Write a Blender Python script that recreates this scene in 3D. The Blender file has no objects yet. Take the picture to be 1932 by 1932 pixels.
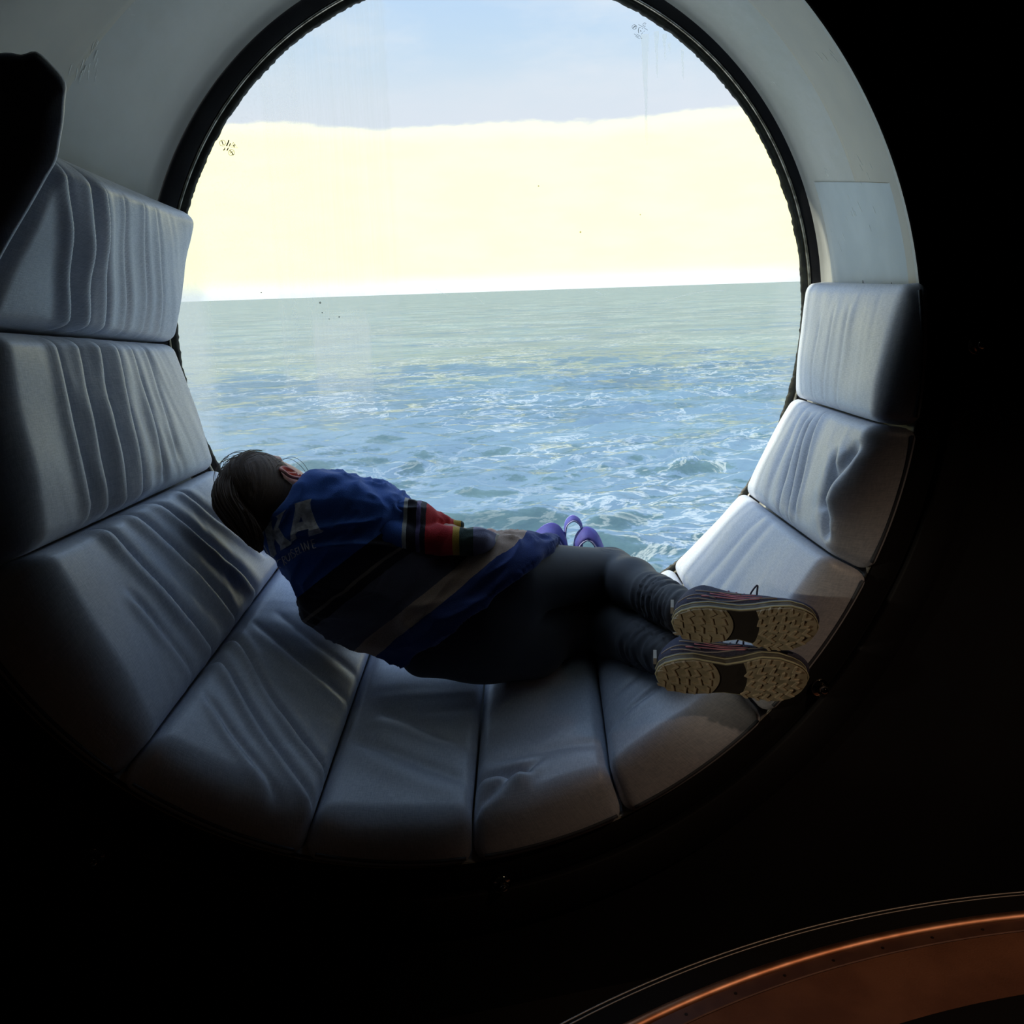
import bpy, bmesh, math, random
import numpy as np
from mathutils import Vector, Matrix
from mathutils.bvhtree import BVHTree

random.seed(7)
rng = np.random.default_rng(7)
sc = bpy.context.scene
COL = sc.collection

# ------------------------------------------------------------------ camera
FPX = 1800.0
CAM = np.array([-.582, -2.531, .086])
YAW, PITCH, ROLL = .22, .228, -.033
cy, sy, cp, sp = math.cos(YAW), math.sin(YAW), math.cos(PITCH), math.sin(PITCH)
FW = np.array([sy*cp, cy*cp, -sp])
_r = np.array([cy, -sy, 0.]); _u = np.cross(_r, FW)
RT = math.cos(ROLL)*_r + math.sin(ROLL)*_u
UP = -math.sin(ROLL)*_r + math.cos(ROLL)*_u
cam = bpy.data.cameras.new('camera')
cam.sensor_width = 36.0
cam.lens = FPX/1932.0*36.0
cam.clip_start = .05
cam.clip_end = 60000
co = bpy.data.objects.new('camera', cam); COL.objects.link(co)
co.matrix_world = Matrix(((RT[0], UP[0], -FW[0], CAM[0]), (RT[1], UP[1], -FW[1], CAM[1]),
                          (RT[2], UP[2], -FW[2], CAM[2]), (0, 0, 0, 1)))
sc.camera = co


def ray(px, py):
    return FW + (px-966)/FPX*RT - (py-966)/FPX*UP


def at(px, py, y):
    d = ray(px, py)
    return CAM + (y-CAM[1])/d[1]*d


# ------------------------------------------------------------------ view settings
sc.view_settings.view_transform = 'Standard'
sc.view_settings.look = 'None'
sc.view_settings.exposure = 0.0
sc.view_settings.gamma = 1.0
sc.view_settings.use_curve_mapping = False
sc.cycles.use_denoising = True
sc.cycles.max_bounces = 10
sc.cycles.diffuse_bounces = 5
sc.cycles.transparent_max_bounces = 12
sc.cycles.sample_clamp_indirect = 6.0


# ------------------------------------------------------------------ node helper
class NT:
    def __init__(s, tree):
        s.t = tree; s.t.nodes.clear()

    def n(s, typ, ins=None, **kw):
        nd = s.t.nodes.new(typ)
        for k, v in kw.items():
            setattr(nd, k, v)
        for k, v in (ins or {}).items():
            s.set(nd, k, v)
        return nd

    def set(s, nd, k, v):
        sock = nd.inputs[k]
        if isinstance(v, bpy.types.NodeSocket):
            s.t.links.new(v, sock)
        elif isinstance(v, bpy.types.Node):
            s.t.links.new(v.outputs[0], sock)
        else:
            if sock.type == 'RGBA' and len(v) == 3:
                v = (*v, 1)
            sock.default_value = v

    def m(s, op, a, b=0., c=0.):
        return s.n('ShaderNodeMath', {0: a, 1: b, 2: c}, operation=op).outputs[0]

    def ss(s, x, a, b, lo=0., hi=1.):
        return s.n('ShaderNodeMapRange', {'Value': x, 'From Min': a, 'From Max': b, 'To Min': lo, 'To Max': hi},
                   interpolation_type='SMOOTHSTEP').outputs[0]

    def mix(s, f, a, b, mode='MIX'):
        nd = s.n('ShaderNodeMix', data_type='RGBA', blend_type=mode)
        s.set(nd, 0, f); s.set(nd, 6, a); s.set(nd, 7, b)
        return nd.outputs[2]

    def ramp(s, f, stops, interp='LINEAR'):
        nd = s.n('ShaderNodeValToRGB', {0: f})
        cr = nd.color_ramp; cr.interpolation = interp
        while len(cr.elements) < len(stops):
            cr.elements.new(.5)
        for e, (p, c) in zip(cr.elements, stops):
            e.position = p; e.color = (*c, 1) if len(c) == 3 else c
        return nd.outputs[0]


# ------------------------------------------------------------------ world: sky with a cream cloud bank
world = bpy.data.worlds.new('sky'); sc.world = world; world.use_nodes = True
w = NT(world.node_tree)
tc = w.n('ShaderNodeTexCoord')
nrm = w.n('ShaderNodeVectorMath', {0: tc.outputs['Generated']}, operation='NORMALIZE').outputs[0]
sx = w.n('ShaderNodeSeparateXYZ', {0: nrm})
X_, Y_, Z_ = sx.outputs
el = w.m('MULTIPLY', w.m('ARCSINE', Z_), 57.2958)
az = w.m('MULTIPLY', w.m('ARCTAN2', X_, Y_), 57.2958)
cv = w.n('ShaderNodeCombineXYZ', {0: w.m('MULTIPLY', az, .055), 1: w.m('MULTIPLY', el, .16), 2: 0.})
n1 = w.n('ShaderNodeTexNoise', {'Vector': cv, 'Scale': 1.3, 'Detail': 6., 'Roughness': .62})
n2 = w.n('ShaderNodeTexNoise', {'Vector': cv, 'Scale': 4.0, 'Detail': 4., 'Roughness': .55})
top = w.m('ADD', 9.1, w.m('MULTIPLY', w.m('SUBTRACT', n1.outputs[0], .5), 2.4))
bank = w.ss(w.m('SUBTRACT', el, top), -.25, .25, 1., 0.)
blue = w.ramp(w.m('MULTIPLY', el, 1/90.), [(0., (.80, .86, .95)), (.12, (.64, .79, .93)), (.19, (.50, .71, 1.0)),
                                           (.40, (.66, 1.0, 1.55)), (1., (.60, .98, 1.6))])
wis = w.ss(n1.outputs[0], .42, .72, 0., .55)
blue = w.mix(wis, blue, (.84, .90, .98))
lowhaze = w.ss(w.m('SUBTRACT', el, top), 0., 4.6, .70, 0.)
blue = w.mix(lowhaze, blue, (.80, .84, .93))
cream = w.mix(w.ss(n2.outputs[0], .35, .65, 0., 1.), (1.80, 1.70, .83), (1.85, 1.74, .88))
edge = w.ss(w.m('SUBTRACT', el, top), -1.0, .1, 0., 1.)
cream = w.mix(edge, cream, (1.60, 1.55, .99))
hz = w.ss(el, 0., 1.3, 1., 0.)
cream = w.mix(hz, cream, (1.10, 1.22, 1.28))
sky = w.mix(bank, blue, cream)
# bright veil around the hazy sun, high on the left
sund = Vector((-.63, .09, .77)).normalized()
dt = w.n('ShaderNodeVectorMath', {0: nrm, 1: tuple(sund)}, operation='DOT_PRODUCT').outputs['Value']
glow = w.m('POWER', w.m('MAXIMUM', dt, 0.), 4.)
sky = w.mix(1., sky, w.mix(glow, (0., 0., 0.), (.35, .33, .28)), 'ADD')
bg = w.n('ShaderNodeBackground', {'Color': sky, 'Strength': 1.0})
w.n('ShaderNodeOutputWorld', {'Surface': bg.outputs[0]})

# ------------------------------------------------------------------ sun through thin cloud, nearly along the hull
sl = bpy.data.lights.new('sun', 'SUN'); sl.energy = 5.0; sl.angle = math.radians(1.5); sl.color = (1., .93, .72)
so = bpy.data.objects.new('sun', sl); COL.objects.link(so)
so.rotation_euler = Vector((.63, -.09, -.77)).to_track_quat('-Z', 'Y').to_euler()

# daylight portal in the opening (guides sampling, gives no light itself)
pl = bpy.data.lights.new('window_portal', 'AREA'); pl.shape = 'SQUARE'; pl.size = 1.78
pl.cycles.is_portal = True
po = bpy.data.objects.new('window_portal', pl); COL.objects.link(po)
po.location = (0, .05, 0); po.rotation_euler = (math.radians(-90), 0, 0)

# warm spot under the ceiling, behind and to the right of the viewer
ll = bpy.data.lights.new('ceiling_spot', 'SPOT'); ll.energy = 50; ll.color = (1., .68, .45)
ll.spot_size = math.radians(46); ll.spot_blend = .9; ll.shadow_soft_size = .06
lo = bpy.data.objects.new('ceiling_spot', ll); COL.objects.link(lo)
lo.location = (1.5, -2.3, 1.2)
lo.rotation_euler = (Vector((.85, -1.15, -1.2))-lo.location).to_track_quat('-Z', 'Y').to_euler()

# narrow fill spot added at the left, no fixture, to brighten the soles
wl = bpy.data.lights.new('sole_fill', 'SPOT'); wl.energy = 40; wl.color = (1., .86, .64)
wl.spot_size = math.radians(13); wl.spot_blend = .8; wl.shadow_soft_size = .05
wo = bpy.data.objects.new('sole_fill', wl); COL.objects.link(wo)
wo.location = (-2.3, -1.75, -.1)
wo.rotation_euler = (Vector((.38, -.82, -.69))-wo.location).to_track_quat('-Z', 'Y').to_euler()
# two faint warm downlights far back in the room
for lx, ly, tgt in ((-.9, -3.8, (-1.0, -.72, -1.25)), (1.3, -3.6, (.45, -.72, -1.1))):
    dl = bpy.data.lights.new('downlight', 'SPOT'); dl.energy = 2.6; dl.color = (1., .55, .28); dl.shadow_soft_size = .05
    dl.spot_size = math.radians(26); dl.spot_blend = 1.
    do = bpy.data.objects.new('downlight', dl); COL.objects.link(do); do.location = (lx, ly, 1.2)
    do.rotation_euler = (Vector(tgt)-do.location).to_track_quat('-Z', 'Y').to_euler()


# ------------------------------------------------------------------ object helpers
def mesh_obj(name, verts, faces, mat=None, parent=None, smooth=True):
    me = bpy.data.meshes.new(name)
    me.from_pydata([tuple(v) for v in verts], [], [tuple(f) for f in faces])
    me.validate()
    if smooth:
        me.polygons.foreach_set('use_smooth', [True]*len(me.polygons))
    me.update()
    o = bpy.data.objects.new(name, me); COL.objects.link(o)
    if mat: me.materials.append(mat)
    if parent: o.parent = parent
    return o


def bm_obj(name, bm, mat=None, parent=None, smooth=False):
    me = bpy.data.meshes.new(name); bm.to_mesh(me); bm.free()
    if smooth:
        me.polygons.foreach_set('use_smooth', [True]*len(me.polygons))
    o = bpy.data.objects.new(name, me); COL.objects.link(o)
    if mat: me.materials.append(mat)
    if parent: o.parent = parent
    return o


def empty(name, loc=(0, 0, 0)):
    o = bpy.data.objects.new(name, None); COL.objects.link(o)
    o.empty_display_size = .1
    o.location = loc
    return o


def child(o, root):
    """parent a world-space mesh to an Empty that sits elsewhere"""
    o.parent = root
    o.matrix_parent_inverse = Matrix.Translation(-Vector(root.location))
    return o


def tag(o, label=None, cat=None, group=None, kind=None):
    if label: o['label'] = label
    if cat: o['category'] = cat
    if group: o['group'] = group
    if kind: o['kind'] = kind
    return o


def tube_data(pts, rad, n=8, close=False):
    pts = np.array(pts, float); m = len(pts)
    rad = np.broadcast_to(rad, (m,))
    V = []; F = []
    prev = None
    for i in range(m):
        if close:
            t = pts[(i+1) % m]-pts[i-1]
        else:
            t = pts[min(i+1, m-1)]-pts[max(i-1, 0)]
        t = t/(np.linalg.norm(t)+1e-12)
        if prev is None:
            a = np.array([0, 0, 1.]) if abs(t[2]) < .9 else np.array([1., 0, 0])
        else:
            a = prev
        a = a-t*(a@t); a /= np.linalg.norm(a)+1e-12; prev = a
        b = np.cross(t, a)
        for k in range(n):
            q = 2*math.pi*k/n
            V.append(pts[i]+rad[i]*(math.cos(q)*a+math.sin(q)*b))
    for i in range(m if close else m-1):
        j = (i+1) % m
        for k in range(n):
            F.append((i*n+k, i*n+(k+1) % n, j*n+(k+1) % n, j*n+k))
    if not close:
        F.append(tuple(range(n))[::-1]); F.append(tuple((m-1)*n+k for k in range(n)))
    return V, F


def merge(parts):
    V = []; F = []
    for v, f in parts:
        o = len(V); V += list(v); F += [tuple(i+o for i in q) for q in f]
    return V, F


def smoothline(pts, n=8):
    """Catmull-Rom through points"""
    P = np.array(pts, float); out = []
    P = np.vstack([2*P[0]-P[1], P, 2*P[-1]-P[-2]])
    for i in range(1, len(P)-2):
        for t in np.linspace(0, 1, n, endpoint=False):
            a, b, c, d = P[i-1:i+3]
            out.append(.5*((2*b)+(-a+c)*t+(2*a-5*b+4*c-d)*t*t+(-a+3*b-3*c+d)*t**3))
    out.append(P[-2])
    return np.array(out)


def revolve(profile, n=256, a0=0., a1=360., wob=None):
    """profile: list of (cx, cz, r, y); returns grid surface around the tunnel axis"""
    full = abs(a1-a0-360) < 1e-6
    ang = np.radians(np.linspace(a0, a1, n, endpoint=not full)); m = len(profile)
    V = []; F = []
    for j, (cx, cz, r, y) in enumerate(profile):
        for i, a in enumerate(ang):
            rr = r+(wob(j, a) if wob else 0)
            V.append((cx+rr*math.cos(a), y, cz+rr*math.sin(a)))
    for j in range(m-1):
        for i in range(n if full else n-1):
            k = (i+1) % n
            F.append((j*n+i, (j+1)*n+i, (j+1)*n+k, j*n+k))
    return V, F


# value noise in numpy
def vnoise(P, seed=0):
    P = np.asarray(P, float)
    I = np.floor(P).astype(np.int64); f = P-I; f = f*f*(3-2*f)

    def h(i, j, k):
        x = (i*374761393+j*668265263+k*2147483647+seed*1274126177) & 0xffffffff
        x = ((x ^ (x >> 13))*1274126177) & 0xffffffff
        return ((x ^ (x >> 16)) & 0xffff)/65535.
    r = 0
    for a in (0, 1):
        for b in (0, 1):
            for c in (0, 1):
                wgt = (f[..., 0] if a else 1-f[..., 0])*(f[..., 1] if b else 1-f[..., 1])*(f[..., 2] if c else 1-f[..., 2])
                r = r+wgt*h(I[..., 0]+a, I[..., 1]+b, I[..., 2]+c)
    return r


# ------------------------------------------------------------------ materials
def mat(name):
    m = bpy.data.materials.new(name); m.use_nodes = True
    return m, NT(m.node_tree)


def principled(name, col, rough=.5, metal=0., spec=.5, bump=None, noise=None, sheen=0.):
    """noise=(scale, colour2, detail); bump=(scale, strength, distance)"""
    m, t = mat(name)
    p = t.n('ShaderNodeBsdfPrincipled', {'Roughness': rough, 'Metallic': metal, 'Specular IOR Level': spec})
    tcn = t.n('ShaderNodeTexCoord').outputs['Object']
    if noise:
        nz = t.n('ShaderNodeTexNoise', {'Vector': tcn, 'Scale': noise[0], 'Detail': noise[2] if len(noise) > 2 else 4.})
        t.set(p, 'Base Color', t.mix(t.ss(nz.outputs[0], .35, .65), col, noise[1]))
    else:
        t.set(p, 'Base Color', col)
    if bump:
        nz = t.n('ShaderNodeTexNoise', {'Vector': tcn, 'Scale': bump[0], 'Detail': 5.})
        t.set(p, 'Normal', t.n('ShaderNodeBump', {'Height': nz.outputs[0], 'Strength': bump[1], 'Distance': bump[2]}))
    if sheen: t.set(p, 'Sheen Weight', sheen)
    t.n('ShaderNodeOutputMaterial', {'Surface': p.outputs[0]})
    return m


M = {}
M['wall'] = principled('black_painted_steel', (.006, .006, .0075), .6, spec=.25, noise=(3., (.008, .008, .0095)), bump=(40., .15, .002))
M['room'] = principled('dark_room_paint', (.012, .011, .012), .8, spec=.1, noise=(2., (.016, .014, .014)))
M['frame'] = principled('black_frame_paint', (.010, .011, .014), .45, spec=.3, noise=(20., (.016, .017, .020)), bump=(60., .2, .002))
M['bead'] = principled('bare_metal_bead', (.55, .53, .45), .3, metal=.9, noise=(40., (.22, .21, .17)))
M['seal'] = principled('old_black_sealant', (.010, .012, .011), .5, noise=(60., (.03, .034, .026)), bump=(90., .5, .003))
M['black'] = principled('black_rubber', (.010, .009, .009), .85, spec=.1)
M['steel'] = principled('polished_bolt_steel', (.72, .66, .60), .06, metal=1., noise=(60., (.42, .38, .34)))
M['copper'] = principled('copper_nosing', (.72, .36, .22), .42, metal=1., noise=(14., (.50, .21, .11)))
M['strip'] = principled('brown_metal_strip', (.16, .07, .045), .5, metal=.3, noise=(20., (.12, .05, .035)))
M['carpet'] = principled('rust_brown_carpet', (.24, .10, .055), .95, spec=.05, noise=(5., (.16, .065, .038), 8.), bump=(220., .6, .004))
M['carpet_dark'] = principled('black_carpet_inlay', (.012, .010, .010), .95, spec=.05, bump=(220., .5, .004))
M['greyline'] = principled('grey_metal_edge', (.30, .27, .25), .4, metal=.8)
M['screw'] = principled('dark_screw', (.03, .015, .01), .5, metal=.5)

# lining paint
m, t = mat('grey_lining_paint'); M['lining'] = m
tcn = t.n('ShaderNodeTexCoord').outputs['Object']
nz = t.n('ShaderNodeTexNoise', {'Vector': tcn, 'Scale': 2.2, 'Detail': 6., 'Roughness': .6})
mp = t.n('ShaderNodeMapping', {'Vector': tcn, 'Scale': (25., 5., 25.)})
nf = t.n('ShaderNodeTexNoise', {'Vector': mp, 'Scale': 1.6, 'Detail': 6., 'Roughness': .7})
c = t.mix(t.ss(nz.outputs[0], .3, .7), (.38, .40, .38), (.46, .47, .46))
c = t.mix(t.ss(nf.outputs[0], .66, .74, 0., .35), c, (.62, .66, .64))
p = t.n('ShaderNodeBsdfPrincipled', {'Base Color': c, 'Roughness': t.ss(nf.outputs[0], .3, .7, .42, .58), 'Specular IOR Level': .5})
t.set(p, 'Normal', t.n('ShaderNodeBump', {'Height': nz.outputs[0], 'Strength': .12, 'Distance': .01}))
t.n('ShaderNodeOutputMaterial', {'Surface': p.outputs[0]})
M['patch'] = principled('pale_blue_grey_patch_paint', (.46, .52, .56), .38, noise=(6., (.40, .46, .50), 6.), bump=(5., .1, .01))
M['tanpaint'] = principled('tan_grey_paint', (.40, .38, .33), .42, noise=(4., (.47, .44, .37), 7.), bump=(5., .12, .01))
M['scuff'] = principled('pale_scuff', (.80, .84, .82), .6)
M['rust'] = principled('rust_chip', (.03, .025, .02), .8)


def fabric(name, a, b, rough=.40):
    m, t = mat(name)
    uv = t.n('ShaderNodeUVMap').outputs[0]
    m1 = t.n('ShaderNodeMapping', {'Vector': uv, 'Scale': (260., 40., 1.)})
    m2 = t.n('ShaderNodeMapping', {'Vector': uv, 'Scale': (40., 260., 1.)})
    a1 = t.n('ShaderNodeTexNoise', {'Vector': m1, 'Scale': 1.6, 'Detail': 3., 'Roughness': .7})
    a2 = t.n('ShaderNodeTexNoise', {'Vector': m2, 'Scale': 1.6, 'Detail': 3., 'Roughness': .7})
    s = t.m('ADD', t.m('MULTIPLY', a1.outputs[0], .55), t.m('MULTIPLY', a2.outputs[0], .45))
    big = t.n('ShaderNodeTexNoise', {'Vector': uv, 'Scale': 9., 'Detail': 3.})
    c = t.mix(t.ss(s, .36, .64), a, b)
    c = t.mix(t.ss(big.outputs[0], .35, .7, 0., .25), c, b)
    p = t.n('ShaderNodeBsdfPrincipled', {'Base Color': c, 'Roughness': rough, 'Specular IOR Level': 1.0, 'Sheen Weight': .1})
    t.set(p, 'Normal', t.n('ShaderNodeBump', {'Height': s, 'Strength': .45, 'Distance': .0014}))
    t.n('ShaderNodeOutputMaterial', {'Surface': p.outputs[0]})
    return m


M['cushion'] = fabric('blue_grey_woven_vinyl', (.44, .50, .61), (.65, .69, .79))
M['piping'] = principled('dark_blue_piping', (.05, .06, .08), .6)

# glass with dried salt and water stains
m, t = mat('stained_window_glass'); M['glass'] = m
ob = t.n('ShaderNodeTexCoord').outputs['Object']
xx, yy, zz = t.n('ShaderNodeSeparateXYZ', {0: ob}).outputs


def band(x, a, b, s):
    return t.m('MULTIPLY', t.ss(x, a-s, a+s), t.ss(x, b-s, b+s, 1., 0.))


wob = t.n('ShaderNodeTexNoise', {'Vector': ob, 'Scale': 30., 'Detail': 4.})
xw = t.m('ADD', xx, t.m('MULTIPLY', t.m('SUBTRACT', wob.outputs[0], .5), .012))
st = t.n('ShaderNodeMapping', {'Vector': ob, 'Scale': (34., 1., .9)})
sn = t.n('ShaderNodeTexNoise', {'Vector': st, 'Scale': 1., 'Detail': 6., 'Roughness': .7})
streak = t.ss(sn.outputs[0], .34, .66)
grain = t.n('ShaderNodeTexNoise', {'Vector': ob, 'Scale': 140., 'Detail': 3.})
spk = t.ss(grain.outputs[0], .50, .74)
bandA = t.m('MULTIPLY', band(xw, -.60, -.292, .008), t.ss(zz, -.30, -.10))
bandC = t.m('MULTIPLY', band(xw, -.52, -.375, .008), t.m('MULTIPLY', t.ss(zz, -.34, -.02), t.ss(zz, .0, .06, 1., 0.)))
bandB = t.m('MULTIPLY', t.ss(xw, -.80, -.755, 1., 0.), t.ss(zz, -.50, .0))
left = t.ss(xx, -.86, -.30, .30, 0.)
fade = t.ss(xx, -.60, .9, .05, .01)
edger = t.m('MULTIPLY', t.ss(xx, .73, .85), .25)
mask = t.m('ADD', t.m('MULTIPLY', bandA, t.m('ADD', .07, t.m('MULTIPLY', streak, .12))), t.m('MULTIPLY', bandC, .34))
mask = t.m('ADD', mask, t.m('MULTIPLY', bandB, .42))
mask = t.m('ADD', mask, t.m('MULTIPLY', left, t.m('ADD', .45, t.m('MULTIPLY', spk, .25))))
mask = t.m('ADD', t.m('ADD', mask, fade), edger)
mask = t.m('MINIMUM', mask, .75)
mask = t.m('MULTIPLY', mask, t.ss(yy, .0045, .0055))        # dirt sits on the weather side only
dirt = t.n('ShaderNodeMixShader', {0: .35, 1: t.n('ShaderNodeBsdfTranslucent', {'Color': (.95, .95, .90)}).outputs[0],
                                   2: t.n('ShaderNodeBsdfDiffuse', {'Color': (.92, .92, .88)}).outputs[0]})
clear = t.n('ShaderNodeMixShader', {0: .005, 1: t.n('ShaderNodeBsdfTransparent', {'Color': (.985, .99, .985)}).outputs[0],
                                    2: t.n('ShaderNodeBsdfGlossy', {'Roughness': .02}).outputs[0]})
fin = t.n('ShaderNodeMixShader', {0: mask, 1: clear.outputs[0], 2: dirt.outputs[0]})
t.n('ShaderNodeOutputMaterial', {'Surface': fin.outputs[0]})

m, t = mat('dried_drip'); M['drip'] = m
dif = t.n('ShaderNodeMixShader', {0: .3, 1: t.n('ShaderNodeBsdfTranslucent', {'Color': (.95, .97, .97)}).outputs[0],
                                  2: t.n('ShaderNodeBsdfDiffuse', {'Color': (.95, .97, .97)}).outputs[0]})
fin = t.n('ShaderNodeMixShader', {0: .28, 1: t.n('ShaderNodeBsdfTransparent').outputs[0], 2: dif.outputs[0]})
t.n('ShaderNodeOutputMaterial', {'Surface': fin.outputs[0]})
M['mark'] = principled('dark_etched_mark', (.10, .11, .11), .7)
m, t = mat('faint_etched_mark'); M['mark_faint'] = m
fin = t.n('ShaderNodeMixShader', {0: .55, 1: t.n('ShaderNodeBsdfTransparent').outputs[0],
                                  2: t.n('ShaderNodeBsdfDiffuse', {'Color': (.10, .14, .17)}).outputs[0]})
t.n('ShaderNodeOutputMaterial', {'Surface': fin.outputs[0]})

# sea
m, t = mat('sea_water'); M['sea'] = m
ob = t.n('ShaderNodeTexCoord').outputs['Object']


def slope(scale, amp, stretch=1., det=3.):
    v = t.n('ShaderNodeMapping', {'Vector': ob, 'Scale': (scale*stretch, scale, scale)})
    nz_s = t.n('ShaderNodeTexNoise', {'Vector': v, 'Scale': 1., 'Detail': det, 'Roughness': .6})
    c0 = t.n('ShaderNodeVectorMath', {0: nz_s.outputs['Color'], 1: (.5, .5, .5)}, operation='SUBTRACT').outputs[0]
    return t.n('ShaderNodeVectorMath', {0: c0, 1: (amp, amp, 0.)}, operation='MULTIPLY').outputs[0]


geo = t.n('ShaderNodeNewGeometry')
nn0 = t.n('ShaderNodeVectorMath', {0: geo.outputs['Normal'], 1: slope(.55, .70, .32)}, operation='ADD').outputs[0]
nn0 = t.n('ShaderNodeVectorMath', {0: nn0, 1: slope(2.2, .62, .45)}, operation='ADD').outputs[0]
nn0 = t.n('ShaderNodeVectorMath', {0: nn0, 1: slope(.13, .50, .3)}, operation='ADD').outputs[0]
nn0 = t.n('ShaderNodeVectorMath', {0: nn0, 1: slope(7.0, .40, .5)}, operation='ADD').outputs[0]
nn0 = t.n('ShaderNodeVectorMath', {0: nn0, 1: slope(.035, .34, .3)}, operation='ADD').outputs[0]
nn0 = t.n('ShaderNodeVectorMath', {0: nn0}, operation='NORMALIZE').outputs[0]
nb = t.n('ShaderNodeTexNoise', {'Vector': ob, 'Scale': .03, 'Detail': 4.})
base = t.mix(t.ss(nb.outputs[0], .35, .7), (.080, .148, .176), (.122, .205, .225))
fr = t.m('MINIMUM', t.m('MULTIPLY', t.n('ShaderNodeFresnel', {'IOR': 1.34, 'Normal': nn0}).outputs[0], .70), .285)      # a ruffled sea never mirrors fully
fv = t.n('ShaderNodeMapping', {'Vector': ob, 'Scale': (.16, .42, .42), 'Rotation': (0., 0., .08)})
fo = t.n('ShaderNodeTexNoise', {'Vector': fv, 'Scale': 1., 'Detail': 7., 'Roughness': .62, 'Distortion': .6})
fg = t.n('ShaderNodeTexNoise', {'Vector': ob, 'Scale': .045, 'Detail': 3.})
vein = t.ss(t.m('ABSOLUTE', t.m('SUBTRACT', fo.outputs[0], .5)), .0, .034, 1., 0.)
sky_streak = t.m('MULTIPLY', vein, t.ss(fg.outputs[0], .40, .62, .05, .42))
base = t.mix(sky_streak, base, (.84, .84, .77))  # reflections of the bright cloud painted into the water colour as pale streaks
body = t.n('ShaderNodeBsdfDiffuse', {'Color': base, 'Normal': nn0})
refl = t.n('ShaderNodeBsdfGlossy', {'Color': (.76, .79, .90), 'Roughness': .08, 'Normal': nn0})
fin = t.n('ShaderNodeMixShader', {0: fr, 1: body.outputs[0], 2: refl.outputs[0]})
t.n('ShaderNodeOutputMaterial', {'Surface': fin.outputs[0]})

# ------------------------------------------------------------------ sea surface
SEA_Z = -17.0


def build_sea():
    hx, hy = CAM[0], CAM[1]
    nr, nc = 820, 640
    inv = np.linspace(1/24., 1/9000., nr-40)
    rr = 1/inv
    rr = np.concatenate([rr, np.geomspace(9000, 40000, 41)[1:]])
    azs = np.concatenate([np.linspace(-85, -26, 40)[:-1], np.linspace(-26, 44, nc-80), np.linspace(44, 88, 42)[1:]])
    A = np.radians(azs)
    Rg, Ag = np.meshgrid(rr, A, indexing='ij')
    X = hx+Rg*np.sin(Ag); Y = hy+Rg*np.cos(Ag)
    Z = np.zeros_like(X)
    dr = np.gradient(rr)[:, None]
    for k in range(90):
        lam = .9*(9/.9)**rng.random()
        th = math.radians(90+rng.normal(0, 19))+.10         # crests run roughly across the view
        amp = .0100*lam**1.05*(.6+.8*rng.random())
        kx, ky = math.cos(th)*2*math.pi/lam, math.sin(th)*2*math.pi/lam
        att = np.clip(1.3-dr*2.2/lam, 0, 1)
        ph = kx*X+ky*Y+rng.random()*6.28
        Z += amp*att*(np.exp(np.sin(ph)*1.1)-1.26)*.9
    V = np.stack([X, Y, Z+SEA_Z], -1).reshape(-1, 3)
    ni, nj = X.shape
    idx = np.arange(ni*nj).reshape(ni, nj)
    F = np.stack([idx[:-1, :-1], idx[:-1, 1:], idx[1:, 1:], idx[1:, :-1]], -1).reshape(-1, 4)
    me = bpy.data.meshes.new('sea')
    me.vertices.add(len(V)); me.vertices.foreach_set('co', V.ravel())
    me.loops.add(F.size); me.loops.foreach_set('vertex_index', F[:, ::-1].ravel().astype(np.int32))
    me.polygons.add(len(F)); me.polygons.foreach_set('loop_start', np.arange(0, F.size, 4, dtype=np.int32))
    me.polygons.foreach_set('use_smooth', np.ones(len(F), bool))
    me.update(); me.validate()
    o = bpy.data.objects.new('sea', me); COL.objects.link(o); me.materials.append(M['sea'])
    tag(o, 'choppy teal sea reaching to the horizon outside the window', kind='structure')


build_sea()

# ------------------------------------------------------------------ tunnel geometry
FC = np.array([-.263, -.107])     # centre of the room-side ring (x, z)
YF = -.70


def lin_c(y):
    s = np.clip(-y/.70, 0, 1.1)
    return FC*s


def lin_r(y):
    s = -y/.70
    pts = [(.05, .905), (.07, .925), (.12, .936), (.62, .975), (.70, .982), (1.0, 1.0), (1.1, 1.006)]
    return float(np.interp(s, [a for a, _ in pts], [b for _, b in pts]))


def prof(y, dr=0.):
    c = lin_c(y); return (c[0], c[1], lin_r(y)+dr, y)


# room shell -----------------------------------------------------------------
X0, X1, Y0, ZF, ZC = -2.7, 2.5, -4.4, -1.5, 1.45
YW = -.70


def box(name, a, b, mt, kind='structure'):
    a = np.array(a); b = np.array(b)
    V = [(x, y, z) for x in (a[0], b[0]) for y in (a[1], b[1]) for z in (a[2], b[2])]
    F = [(0, 1, 3, 2), (4, 6, 7, 5), (0, 4, 5, 1), (2, 3, 7, 6), (0, 2, 6, 4), (1, 5, 7, 3)]
    o = mesh_obj(name, V, F, mt, smooth=False)
    if kind: o['kind'] = kind
    return o


tag(box('floor', (X0, Y0, ZF-.1), (X1, YW+.02, ZF), M['room']), 'dark floor in shadow below the round window')
tag(box('ceiling', (X0, Y0, ZC), (X1, YW+.02, ZC+.1), M['room']), 'dark ceiling above the window wall')
tag(box('wall_left', (X0-.1, Y0, ZF-.1), (X0, YW+.02, ZC+.1), M['room']), 'dark side wall left of the round window')
tag(box('wall_right', (X1, Y0, ZF-.1), (X1+.1, YW+.02, ZC+.1), M['room']), 'dark side wall right of the round window')
tag(box('wall_back', (X0, Y0-.1, ZF-.1), (X1, Y0, ZC+.1), M['room']), 'dark wall behind the viewer facing the window')

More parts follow.
